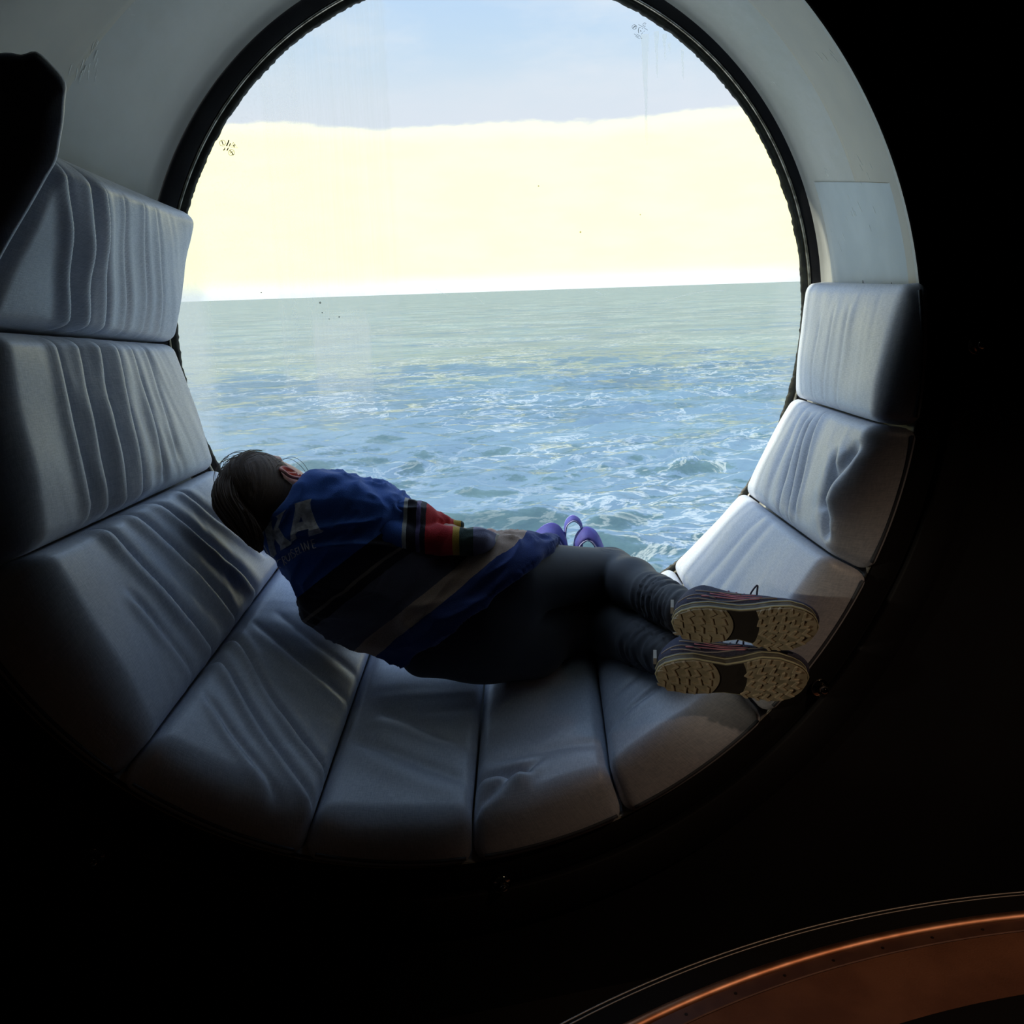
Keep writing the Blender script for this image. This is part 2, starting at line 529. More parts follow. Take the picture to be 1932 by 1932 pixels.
# window wall: plate with a round hole
nseg = 128
V = []; F = []
rect = []
for i in range(nseg):
    a = 2*math.pi*i/nseg
    c_, s_ = math.cos(a), math.sin(a)
    tx = ((X1-FC[0]) if c_ > 0 else (FC[0]-X0))/max(abs(c_), 1e-9)
    tz = ((ZC-FC[1]) if s_ > 0 else (FC[1]-ZF))/max(abs(s_), 1e-9)
    tt = min(tx, tz)
    rect.append((FC[0]+c_*tt, FC[1]+s_*tt))
for y in (YW-.004, YW+.008):
    for i in range(nseg):
        a = 2*math.pi*i/nseg
        V.append((FC[0]+1.014*math.cos(a), y, FC[1]+1.014*math.sin(a)))
    for i in range(nseg):
        V.append((rect[i][0], y, rect[i][1]))
for i in range(nseg):
    j = (i+1) % nseg
    F.append((i, j, nseg+j, nseg+i)); F.append((2*nseg+j, 2*nseg+i, 3*nseg+i, 3*nseg+j))
    F.append((j, i, 2*nseg+i, 2*nseg+j)); F.append((nseg+i, nseg+j, 3*nseg+j, 3*nseg+i))
wf = mesh_obj('wall_front', V, F, M['wall'], smooth=False)
tag(wf, 'black steel wall around the round window', kind='structure')

# flange rings on the wall
tr = empty('trim_2', (FC[0], YW, FC[1])); tag(tr, 'black round steel flange around the window tunnel', kind='structure')
V, F = revolve([(FC[0], FC[1], 1.003, YW+.0), (FC[0], FC[1], 1.003, YW-.012), (FC[0], FC[1], 1.006, YW-.016), (FC[0], FC[1], 1.066, YW-.016),
                (FC[0], FC[1], 1.070, YW-.012), (FC[0], FC[1], 1.070, YW-.003)], 192)
child(mesh_obj('inner_ring', V, F, M['wall']), tr)
V, F = revolve([(FC[0], FC[1], 1.080, YW-.003), (FC[0], FC[1], 1.080, YW-.020), (FC[0], FC[1], 1.084, YW-.024), (FC[0], FC[1], 1.168, YW-.024),
                (FC[0], FC[1], 1.172, YW-.020), (FC[0], FC[1], 1.172, YW-.003)], 192)
child(mesh_obj('outer_ring', V, F, M['wall']), tr)

# tunnel lining
ln = empty('trim_1', (0, -.35, 0)); tag(ln, 'grey painted metal lining of the round window tunnel', kind='structure')
ys = [-.036, -.042, -.05, -.06, -.085, -.12, -.2, -.3, -.4, -.44, -.47, -.49, -.52, -.58, -.64, -.69, -.705, -.7165]
V, F = revolve([prof(y) for y in ys], 256)
child(mesh_obj('lining_panel', V, F, M['lining']), ln)
V, F = revolve([prof(y, -.0028 if 0 < i < 12 else .002) for i, y in enumerate([-.075, -.078, -.12, -.2, -.3, -.4, -.44, -.47, -.49, -.52, -.58, -.64, -.69])], 40, 2., 22.5)
child(mesh_obj('lining_panel', V, F, M['patch']), ln)['label'] = 'paler blue-grey lower panel'


V, F = revolve([prof(y, -.0012 if 0 < i < 9 else .002) for i, y in enumerate([-.418, -.42, -.44, -.47, -.49, -.52, -.58, -.64, -.69, -.7175])], 256)  # tan-grey ring over the room-side part of the lining
child(mesh_obj('edge_band', V, F, M['tanpaint']), ln)['label'] = 'tan-grey paint along the room-side edge'


def on_lining(th, y, lift=-.003):
    c = lin_c(y); r = lin_r(y)+lift
    return np.array([c[0]+r*math.cos(th), y, c[1]+r*math.sin(th)])


# scuffs on the lining (thin chips of bare paint, lying on the surface)
sv = []
for (px, py, n, sp_) in [(180, 75, 5, 14), (175, 120, 9, 16), (155, 128, 5, 10), (1560, 110, 5, 10), (1450, 150, 4, 14), (1600, 395, 7, 22), (1590, 440, 6, 22), (1560, 340, 5, 14), (1640, 330, 4, 18)]:
    for k in range(n):
        qx, qy = px+random.gauss(0, sp_), py+random.gauss(0, sp_)
        d = ray(qx, qy)
        for tt in np.linspace(1.6, 2.6, 400):
            P = CAM+tt*d
            if P[1] > -.08: break
            c = lin_c(P[1])
            if P[1] > -.69 and math.hypot(P[0]-c[0], P[2]-c[1]) > lin_r(P[1])-.002:
                th = math.atan2(P[2]-c[1], P[0]-c[0]); L = random.uniform(.008, .030); wd = random.uniform(.0005, .0016); lf = -.0032 if th < math.radians(22.5) else (-.0016 if P[1] < -.41 else -.0004)
                y = P[1]; dth = L*.9; dy = L*random.uniform(.2, .6)
                q = [on_lining(th+a_, y+b_, lf) for a_, b_ in ((0, -wd), (dth, dy-wd*.3), (dth, dy+wd*.3), (0, wd))]
                q2 = [on_lining(th+a_, y+b_, lf+.0003) for a_, b_ in ((0, -wd), (dth, dy-wd*.3), (dth, dy+wd*.3), (0, wd))]
                sv.append((q+q2, [(0, 1, 2, 3), (4, 7, 6, 5), (0, 4, 5, 1), (1, 5, 6, 2), (2, 6, 7, 3), (3, 7, 4, 0)]))
                break
V, F = merge(sv)
o = child(mesh_obj('paint_scuffs', V, F, M['scuff'], smooth=False), ln); o['kind'] = 'stuff'
# rust chips just above the top right cushion
sv = []
for k in range(26):
    th = math.radians(random.uniform(6.4, 8.2) if k < 20 else random.uniform(8, 9.5)); y = random.choice([-.35, -.45, -.55, -.62, -.63, -.66])+random.gauss(0, .012)
    r_ = random.uniform(.001, .0035)
    pts = []
    for lift in (-.0033, -.0026):
        for q in range(5):
            a = q*2*math.pi/5
            pts.append(on_lining(th+r_*math.cos(a)*random.uniform(.7, 1.2), y+r_*math.sin(a)*random.uniform(.7, 1.2), lift))
    sv.append((pts, [(0, 1, 2, 3, 4), (9, 8, 7, 6, 5)]+[(q, q+5, (q+1) % 5+5, (q+1) % 5) for q in range(5)]))
V, F = merge(sv)
o = child(mesh_obj('rust_chips', V, F, M['rust'], smooth=False), ln); o['kind'] = 'stuff'

# window -----------------------------------------------------------------------
win = empty('window_1', (0, 0, 0)); tag(win, 'large round ship window with stained glass pane and black frame', kind='structure')
V, F = revolve([(0, 0, .872, -.004), (0, 0, .873, -.016), (0, 0, .876, -.020), (0, 0, .900, -.026), (0, 0, .9085, -.032), (0, 0, .926, -.030), (0, 0, .950, .012)], 256)
child(mesh_obj('frame', V, F, M['frame']), win)
V, F = revolve([(0, 0, .8665, -.008), (0, 0, .8665, -.015), (0, 0, .8685, -.0185), (0, 0, .8715, -.0185), (0, 0, .8735, -.015), (0, 0, .8735, -.008)], 256)
child(mesh_obj('bead', V, F, M['bead']), win)['label'] = 'thin bright metal bead'


def ragged(j, a):
    if j > 1: return 0.
    P = np.array([[math.cos(a)*26, math.sin(a)*26, .3], [math.cos(a)*130, math.sin(a)*130, 5.3]])
    n_ = vnoise(P, 3)
    return (n_[0]-.5)*.0030+(n_[1]-.5)*.0050


V, F = revolve([(0, 0, .849, .0), (0, 0, .850, -.003), (0, 0, .855, -.008), (0, 0, .8665, -.010), (0, 0, .875, -.006)], 720, wob=ragged)
child(mesh_obj('sealant', V, F, M['seal']), win)
n = 160; V = []; F = []
for y in (-.0, .010):
    for i in range(n):
        a = 2*math.pi*i/n
        V.append((.905*math.cos(a), y, .905*math.sin(a)))
F = [tuple(range(n)), tuple(range(2*n-1, n-1, -1))]+[(i, n+i, n+(i+1) % n, (i+1) % n) for i in range(n)]
child(mesh_obj('glass_pane', V, F, M['glass'], smooth=False), win)


def ribbon_on_glass(pts, wd, y=-.0006):
    """flat stroke with a hair of thickness on the inner face of the pane; pts in (x, z)"""
    P = np.array(pts, float); V = []; F = []
    for i in range(len(P)):
        t_ = P[min(i+1, len(P)-1)]-P[max(i-1, 0)]; t_ /= np.linalg.norm(t_)+1e-12
        nn = np.array([-t_[1], t_[0]])
        ww = wd[i] if hasattr(wd, '__len__') else wd
        for yy_ in (y, y+.0004):
            a, b = P[i]+nn*ww/2, P[i]-nn*ww/2
            V += [(a[0], yy_, a[1]), (b[0], yy_, b[1])]
    for i in range(len(P)-1):
        o = i*4
        F += [(o, o+1, o+5, o+4), (o+2, o+6, o+7, o+3), (o, o+4, o+6, o+2), (o+1, o+3, o+7, o+5)]
    return V, F


def gp(px, py):
    q = at(px, py, 0.); return (q[0], q[2])


def circ(cx, cy_, r, n=20, a0=0, a1=360):
    return [(cx+r*math.cos(math.radians(a0+(a1-a0)*i/n)), cy_+r*math.sin(math.radians(a0+(a1-a0)*i/n))) for i in range(n+1)]


def marks(strokes, ox, oy, sc_, wd):
    parts = []
    for s in strokes:
        ww = wd
        if isinstance(s, tuple): s, ww = s
        parts.append(ribbon_on_glass([gp(ox+a/sc_, oy+b/sc_) for a, b in s], ww))
    return merge(parts)


st1 = [circ(640, 645, 120), ([(610, 545), (640, 640), (660, 710)], .0022), [(660, 710), (725, 690)],
       ([(895, 520), (870, 620), (800, 770)], .0028), ([(965, 650), (920, 760)], .0022), [(920, 760), (880, 860)], ([(870, 850), (820, 950)], .0024),
       [(745, 800), (735, 850)], ([(745, 860), (680, 940)], .0024),
       [(1080, 615), (975, 800), (1250, 840), (1080, 615)], ([(1060, 770), (1110, 720), (1160, 730)], .002), ([(1095, 740), (1115, 810)], .002),
       circ(1005, 1030, 122), ([(930, 930), (1010, 1010), (1080, 1110)], .0018), [(960, 1060), (1010, 1010), (1090, 990)], ([(1030, 1120), (1050, 1060)], .002), [(920, 1000), (980, 1040)]]
V, F = marks(st1, 390, 240, 1932/90., .0009)
o = child(mesh_obj('glass_mark', V, F, M['mark'], smooth=False), win); o['label'] = 'small dark safety marks at the left edge of the pane'
st2 = [circ(345, 400, 56), ([(310, 430), (345, 385), (390, 375)], .002), [(350, 395), (385, 440)], [(445, 340), (560, 405)], [(570, 412), (665, 475)],
       circ(595, 340, 42, 14, 60, 330), [(610, 325), (600, 345)],
       ([(455, 420), (440, 480), (450, 550)], .0016), [(450, 420), (500, 415)], [(530, 430), (555, 445)], [(590, 490), (575, 515)], [(555, 530), (515, 575)], ([(490, 480), (510, 510)], .0022),
       [(340, 565), (380, 590)], [(400, 570), (500, 630)], [(375, 600), (460, 645)], [(370, 625), (480, 690)], [(490, 655), (535, 685)]]
V, F = marks(st2, 1170, 20, 1932/150., .0009)
o = child(mesh_obj('glass_mark', V, F, M['mark_faint'], smooth=False), win); o['label'] = 'faint grey safety marks at the upper right of the pane'
for (px, y0, y1, w0, w1) in [(1219, 62, 280, 15, 5), (1241, 57, 146, 10, 3), (1256, 62, 112, 10, 2), (1265, 80, 97, 7, 2), (1290, 92, 148, 6, 3)]:
    pts = []; ws = []
    for k in range(9):
        f = k/8
        pts.append(gp(px+(4 if px == 1219 else 2)*f+.6*math.sin(k*1.7), y0+(y1-y0)*f)); ws.append((w0+(w1-w0)*min(1, f*1.6))/FPX*2.6*(.05 if k == 8 else 1))
    V, F = ribbon_on_glass(pts, ws, .0104)
    child(mesh_obj('dried_drip', V, F, M['drip'], smooth=False), win)
# specks and hair scratches
sv = [ribbon_on_glass([gp(a, b) for a, b in circ(px, py, r_, 7)], r_/FPX*2.2) for px, py, r_ in [(1016, 351, .9), (1095, 438, 1.2), (493, 552, .9), (604, 571, 1.3), (608, 590, .8), (640, 598, 1.0), (621, 602, .7), (1208, 405, .7)]]
V, F = merge(sv)
child(mesh_obj('specks', V, F, M['mark'], smooth=False), win)['kind'] = 'stuff'
sv = [ribbon_on_glass([gp(a, b) for a, b in smoothline(c, 5)], .0011) for c in [[(1240, 573), (1280, 560), (1330, 550), (1368, 548)], [(1123, 549), (1140, 557)], [(820, 545), (845, 558)], [(895, 560), (912, 572)]]]
V, F = merge(sv)
child(mesh_obj('scratches', V, F, M['drip'], smooth=False), win)['kind'] = 'stuff'

# ------------------------------------------------------------------ acorn bolts on the outer flange ring
bolt_src = None


def make_bolt(P, label):
    global bolt_src
    if bolt_src is None:
        r = empty('acorn_bolt', P)
        V = []; F = []
        for rr, y in ((.021, 0), (.021, -.003), (.0195, -.0045)):
            for k in range(28):
                V.append((rr*math.cos(k*2*math.pi/28), y, rr*math.sin(k*2*math.pi/28)))
        for j in range(2):
            for k in range(28): F.append((j*28+k, j*28+(k+1) % 28, (j+1)*28+(k+1) % 28, (j+1)*28+k))
        F.append(tuple(range(56, 84)))
        mesh_obj('washer', V, F, M['steel'], r)
        V = []; F = []
        for rr, y in ((.0135, -.0045), (.0145, -.006), (.0145, -.014), (.0130, -.016)):
            for k in range(6):
                V.append((rr*math.cos(k*math.pi/3+.3), y, rr*math.sin(k*math.pi/3+.3)))
        for j in range(3):
            for k in range(6): F.append((j*6+k, j*6+(k+1) % 6, (j+1)*6+(k+1) % 6, (j+1)*6+k))
        F.append(tuple(range(18, 24)))
        mesh_obj('hex_nut', V, F, M['steel'], r, smooth=False)
        V = []; F = []
        for j in range(9):
            a = j/8*math.pi/2
            for k in range(24):
                V.append((.0118*math.cos(a)*math.cos(k*math.pi/12), -.016-.013*math.sin(a), .0118*math.cos(a)*math.sin(k*math.pi/12)))
        for j in range(8):
            for k in range(24): F.append((j*24+k, j*24+(k+1) % 24, (j+1)*24+(k+1) % 24, (j+1)*24+k))
        mesh_obj('dome_cap', V, F, M['steel'], r)
        bolt_src = r
    else:
        r = bolt_src.copy(); COL.objects.link(r); r.location = P
        for ch in list(bolt_src.children):
            c_ = ch.copy(); COL.objects.link(c_); c_.parent = r
    tag(r, label, 'bolt', 'acorn bolts on the black flange')


YB = YW-.024
for (px, py, lab) in [(178, 1618, 'domed steel bolt with an orange glint, on the dark wall at the lower left'),
                      (946, 1668, 'dim domed steel bolt below the middle of the window seat'),
                      (1546, 1297, 'domed steel bolt with an orange glint beside the toe of the lower shoe'),
                      (1841, 650, 'small domed steel bolt on the dark flange beside the right-hand cushions')]:
    make_bolt(Vector(at(px, py, YB)), lab)

# ------------------------------------------------------------------ cushions
BK = [(-.776, .286), (-.853, -.012), (-.782, -.32)]
BK += [(.845*math.cos(math.radians(a)), .845*math.sin(math.radians(a))) for a in (222.3, 242.8, 263., 283.)]
BK += [(.441, -.703), (.657, -.497), (.810, -.236), (.833, .079)]
FR = [(-.933, .324), (-1.065, .04), (-1.05, -.344), (-.902, -.738), (-.606, -.941), (-.283, -1.0), (.02, -.94), (.318, -.775), (.528, -.497), (.62, -.215), (.684, .074)]
YBK, YFR = -.043, -.712


def roundbox(na, nb, nc, A, B, C, r):
    """box surface lattice, returns (local a,b,c in 0..1) rounded, and quads, face id of each vertex"""
    ids = {}; V = []; F = []
    N = (na, nb, nc)

    def vid(i, j, k):
        key = (i, j, k)
        if key not in ids:
            ids[key] = len(V); V.append((i/na, j/nb, k/nc))
        return ids[key]
    for k in (0, nc):
        for i in range(na):
            for j in range(nb):
                q = [vid(i, j, k), vid(i+1, j, k), vid(i+1, j+1, k), vid(i, j+1, k)]
                F.append(q if k else q[::-1])
    for j in (0, nb):
        for i in range(na):
            for k in range(nc):
                q = [vid(i, j, k), vid(i+1, j, k), vid(i+1, j, k+1), vid(i, j, k+1)]
                F.append(q[::-1] if j else q)
    for i in (0, na):
        for j in range(nb):
            for k in range(nc):
                q = [vid(i, j, k), vid(i, j+1, k), vid(i, j+1, k+1), vid(i, j, k+1)]
                F.append(q if i else q[::-1])
    U = np.array(V)
    D = np.array([A, B, C]); P = U*D
    c = np.clip(P, np.minimum(r, D/2), D-np.minimum(r, D/2))
    d = P-c; L = np.linalg.norm(d, axis=1, keepdims=True)
    # points on edges/corners are pulled onto the rounding sphere
    P2 = np.where(L > r, c+d/np.maximum(L, 1e-9)*r, P)
    return P2/D, U, F


def fold_profile(x):
    return -np.exp(-(x/.55)**2)+.75*np.exp(-((x-1.5)/.95)**2)+.25*np.exp(-((x+1.7)/1.1)**2)


def make_cushion(i, label, folds, ripple, rad=.024, puff=.012, top0=None, top1=None, bot0=None, bot1=None, seed=0):
    b0, b1 = np.array([BK[i][0], YBK, BK[i][1]]), np.array([BK[i+1][0], YBK, BK[i+1][1]])
    f0, f1 = np.array([FR[i][0], YFR, FR[i][1]]), np.array([FR[i+1][0], YFR, FR[i+1][1]])
    if top0 is not None: f0 = np.array(top0)
    if top1 is not None: f1 = np.array(top1)
    # leave a thin gap between neighbours
    g = .0025
    db = (b1-b0)/np.linalg.norm(b1-b0); df = (f1-f0)/np.linalg.norm(f1-f0)
    b0 = b0+db*g; b1 = b1-db*g; f0 = f0+df*g; f1 = f1-df*g

    def out(P, y, d):
        c = lin_c(max(y, -.70)); a = math.atan2(P[1]-c[1], P[0]-c[0]); r = lin_r(max(y, -.70))-d
        return np.array([c[0]+r*math.cos(a), y, c[1]+r*math.sin(a)])
    B0, B1, F0, F1 = out(BK[i], YBK, .010), out(BK[i+1], YBK, .010), out(FR[i], -.728, -.004), out(FR[i+1], -.728, -.004)
    B0, B1 = B0+db*g, B1-db*g; F0, F1 = F0+df*g, F1-df*g
    if bot0 is not None: F0 = np.array(bot0)
    if bot1 is not None: F1 = np.array(bot1)
    A_ = (np.linalg.norm(b1-b0)+np.linalg.norm(f1-f0))/2; B_ = .67; C_ = .09
    nu, nv, nw = 64, 128, 9
    W, U0, F = roundbox(nu, nv, nw, A_, B_, C_, rad)
    u, v, s = W[:, 0:1], W[:, 1:2], W[:, 2:3]
    bil = lambda a, b, c, d: (1-u)*(1-v)*a+u*(1-v)*b+(1-u)*v*c+u*v*d
    T = bil(b0, b1, f0, f1); O = bil(B0, B1, F0, F1)
    O[:, 1] = YBK+(-.738-YBK)*v[:, 0]
    yo = np.maximum(O[:, 1], -.70)
    ang_of = lambda Q: (lambda c: math.atan2(Q[2]-c[1], Q[0]-c[0]))(lin_c(max(Q[1], -.70)))
    aB0, aB1, aF0, aF1 = ang_of(B0), ang_of(B1), ang_of(F0), ang_of(F1)
    un = lambda a_, ref: ref+(a_-ref+math.pi) % (2*math.pi)-math.pi
    aB1, aF0, aF1 = un(aB1, aB0), un(aF0, aB0), un(aF1, aB0)
    an = bil(aB0, aB1, aF0, aF1)[:, 0]
    ro = np.array([lin_r(y_) for y_ in yo])-.009+.016*np.clip((v[:, 0]-.94)/.06, 0, 1)
    O[:, 0] = FC[0]*(-yo/.70)+ro*np.cos(an); O[:, 2] = FC[1]*(-yo/.70)+ro*np.sin(an)
    P = O+(T-O)*s
    nrm = (T-O); nrm /= np.linalg.norm(nrm, axis=1, keepdims=True)
    uu, vv, ss_ = W[:, 0], W[:, 1], W[:, 2]
    topw = np.clip((ss_-.45)/.5, 0, 1)
    # puff out
    dsp = puff*(1-(2*uu-1)**4)*(1-(2*vv-1)**6)
    # pleats: (v at u=0, v at u=1, width m, depth m, u fade-in, u fade-out, bow)
    for (va, vb, wd, dp, ua, ub, bow) in folds:
        vc = va+(vb-va)*uu+bow*np.sin(uu*math.pi)
        fade = np.clip((uu-ua)/.12+.5, 0, 1)*np.clip((ub-uu)/.12+.5, 0, 1)
        vary = .75+.5*vnoise(np.stack([uu*4+va*31, np.full_like(uu, seed+va*7), np.zeros_like(uu)], 1), 5)
        dsp = dsp+2.0*dp*vary*fade*fold_profile((vv-vc)*B_/wd)
    # small soft ripples across the depth, slowly changing along the arc
    for (amp, fr_, sk) in ripple:
        q = np.stack([vv*fr_+sk*uu*fr_*.12, uu*1.3, np.full_like(uu, seed+.37)], 1)
        dsp = dsp+1.4*amp*(vnoise(q, seed)-.5)*2*np.clip((.94-vv)/.1, .15, 1)
    lump = vnoise(np.stack([uu*3, vv*4, np.full_like(uu, seed+9.)], 1), seed+2)-.5
    dsp = dsp+lump*.008
    P = P+nrm*(dsp*topw)[:, None]
    # front face bellies out toward the room
    fr_w = np.clip((vv-.93)/.07, 0, 1)*np.sin(np.clip(ss_, 0, 1)*math.pi)
    P[:, 1] -= fr_w*.012*(1-(2*uu-1)**4)
    me = bpy.data.meshes.new('cover')
    o = mesh_obj('cover', P, F, M['cushion'])
    uvl = o.data.uv_layers.new(name='UVMap')
    li = np.zeros(len(o.data.loops), np.int32); o.data.loops.foreach_get('vertex_index', li)
    UV = np.stack([U0[:, 0]*A_+i*.7+U0[:, 2]*.04, U0[:, 1]*B_-U0[:, 2]*.07], 1)
    uvl.data.foreach_set('uv', UV[li].astype(np.float32).ravel())
    base = Vector((B0+B1+F0+F1)/4)
    root = empty('seat_cushion', base)
    child(o, root)
    # piping along the lower front edge
    tt = np.linspace(.06, .94, 24)[:, None]
    ea = aF0+(aF1-aF0)*tt[:, 0]; e = np.stack([FC[0]+.995*np.cos(ea), np.full(24, -.738), FC[1]+.995*np.sin(ea)], 1); nn = (T[0]-O[0]); cdir = (f0+f1)/2-(F0+F1)/2; cdir /= np.linalg.norm(cdir)
    e = e+cdir*.016; e[:, 1] -= .004
    V2, F2 = tube_data(e, .0038, 8)
    child(mesh_obj('piping', V2, F2, M['piping']), root)
    tag(root, label, 'cushion', 'cushions lining the round window seat')
    return root


A = lambda px, py, y: tuple(at(px, py, y))
top_left = make_cushion(0, 'topmost left cushion, its dark pleated upper corner jutting over the grey lining',
             [(.95, .66, .016, .010, -.3, 1.3, .0), (.84, .57, .017, .012, -.3, 1.3, .0), (.76, .47, .014, .009, -.3, 1.1, .0), (.62, .34, .010, .003, .0, 1.2, 0), (.48, .22, .010, .0025, .0, 1.2, 0), (.36, .12, .010, .002, .0, 1.2, 0)],
             [(.0018, 22, 2.2), (.0011, 40, 2.2)], top0=A(110, 300, -.715), top1=A(-30, 612, -.715), rad=.022, seed=1)
make_cushion(1, 'left cushion with deep parallel pleats, directly below the topmost left one',
             [(.78, .77, .014, .008, -.2, .95, .01), (.68, .70, .015, .010, -.2, 1.1, .01), (.58, .62, .016, .012, -.2, 1.2, .01), (.48, .52, .017, .011, -.2, 1.2, .01), (.36, .38, .012, .005, -.2, .9, 0), (.26, .28, .012, .003, -.2, .8, 0)],
             [(.0016, 24, 1), (.001, 44, 1)], top0=A(-4, 622, -.72), seed=2)
make_cushion(2, 'left cushion under the ponytail, with slanting pleats',
             [(.74, .62, .016, .010, -.1, 1.1, .0), (.60, .45, .016, .009, -.1, 1.1, -.01), (.48, .28, .017, .010, -.1, 1.15, -.01), (.32, .10, .014, .005, -.1, .8, 0), (.84, .74, .012, .004, .4, 1.2, 0)],
             [(.0016, 14, -1), (.0009, 36, -1)], seed=3)
make_cushion(3, 'lower left cushion with two long diagonal creases',
             [(.50, .86, .014, .007, -.1, 1.1, .03), (.62, .98, .014, .007, -.1, 1.0, .02), (.40, .55, .018, .003, .1, 1.2, .02), (.76, 1.05, .012, .003, .1, .8, .02), (.3, .42, .02, .002, .2, 1.2, .02)],
             [(.0014, 10, 2), (.0008, 30, 2)], seed=4)
make_cushion(4, 'flat bottom cushion to the right of the diagonally creased one',
             [(.70, .88, .03, .004, .1, .9, 0), (.55, .72, .03, .002, .2, 1.1, 0)], [(.0012, 8, 2), (.0006, 30, 1)], seed=5)
make_cushion(5, 'bottom cushion with a pinched fold at its lower left corner',
             [(.86, .99, .018, .010, -.1, .4, .0), (.97, .78, .02, .006, -.1, .5, .0), (.80, .86, .03, .003, .1, 1., 0)], [(.0014, 8, 1), (.0008, 26, 1)], seed=6)
make_cushion(6, 'bottom cushion partly covered by the lower shoe heel',
             [(.82, .76, .02, .004, .0, .9, 0), (.68, .62, .02, .003, .0, .9, 0)], [(.0016, 12, 2), (.0008, 28, 1)], seed=7)
make_cushion(7, 'pale right cushion just above the upper shoe, sunlit along the glass',
             [(.35, .40, .03, .002, 0, 1, 0), (.52, .50, .03, .0015, 0, 1, 0)], [(.0010, 10, 1), (.0005, 30, 1)], seed=8, puff=.008)
make_cushion(8, 'right cushion with crinkled front edge, between two smoother ones',
             [(.50, .35, .02, .005, -.1, .9, 0), (.62, .42, .016, .006, -.1, .9, 0), (.70, .50, .014, .004, .1, 1.1, 0), (.86, .98, .03, .012, .3, .8, 0), (.98, .80, .025, .010, .1, .7, 0), (.34, .25, .03, .003, 0, 1, 0)],
             [(.0020, 11, -2), (.0008, 30, 1)], seed=9)
make_cushion(9, 'topmost right cushion under the end of the grey lining',
             [(.30, .28, .016, .002, 0, .7, 0), (.45, .45, .018, .002, 0, .8, 0), (.62, .60, .02, .002, 0, .8, 0)], [(.0012, 16, .5), (.0006, 34, .5)], seed=10)

# front flap of the topmost left cushion, curling up past its end
loop = [(-150, 150), (-60, 112), (10, 99), (40, 103), (68, 97), (98, 122), (124, 155), (123, 190), (120, 230), (114, 265), (107, 302), (88, 336), (60, 386), (25, 445), (0, 490), (-30, 545), (-60, 596), (-170, 600), (-190, 400)]
lp2 = smoothline(loop+[loop[0]], 3)[:-1]
cx_, cy_ = lp2[:, 0].mean(), lp2[:, 1].mean()
V = []; F = []; nl = len(lp2)
lev = [(-.716, .90), (-.716, .985), (-.722, 1.0), (-.732, 1.0), (-.740, .985), (-.744, .93), (-.750, .6), (-.752, .25)]
for (y, sc_) in lev:
    for (a, b) in lp2:
        V.append(at(cx_+(a-cx_)*sc_, cy_+(b-cy_)*sc_, y))
for j in range(len(lev)-1):
    for i in range(nl):
        k = (i+1) % nl
        F.append((j*nl+i, j*nl+k, (j+1)*nl+k, (j+1)*nl+i))
F.append(tuple(range(nl))[::-1]); F.append(tuple((len(lev)-1)*nl+k for k in range(nl)))
fl = mesh_obj('front_flap', V, F, M['cushion'])
uvl = fl.data.uv_layers.new(name='UVMap')
for lp in fl.data.loops:
    q = fl.data.vertices[lp.vertex_index].co; uvl.data[lp.index].uv = (q.x, q.z)
child(fl, top_left)

# ------------------------------------------------------------------ implicit surfaces for the sleeper
def cap(P, a, b, r1, r2):
    a = np.asarray(a); b = np.asarray(b); ba = b-a
    t_ = np.clip(((P-a)@ba)/(ba@ba), 0, 1)
    return np.linalg.norm(P-(a+t_[..., None]*ba), axis=-1)-(r1+(r2-r1)*t_)


def ell(P, c, axes, rad):
    q = (P-c)@np.asarray(axes).T/np.asarray(rad)
    k = np.linalg.norm(q, axis=-1)
    return (k-1)*min(rad)*1.0*np.where(k > 1e-6, 1, 1)


def smin(a, b, k):
    h = np.clip(.5+.5*(b-a)/k, 0, 1)
    return b*(1-h)+a*h-k*h*(1-h)


def smax(a, b, k):
    return -smin(-a, -b, k)


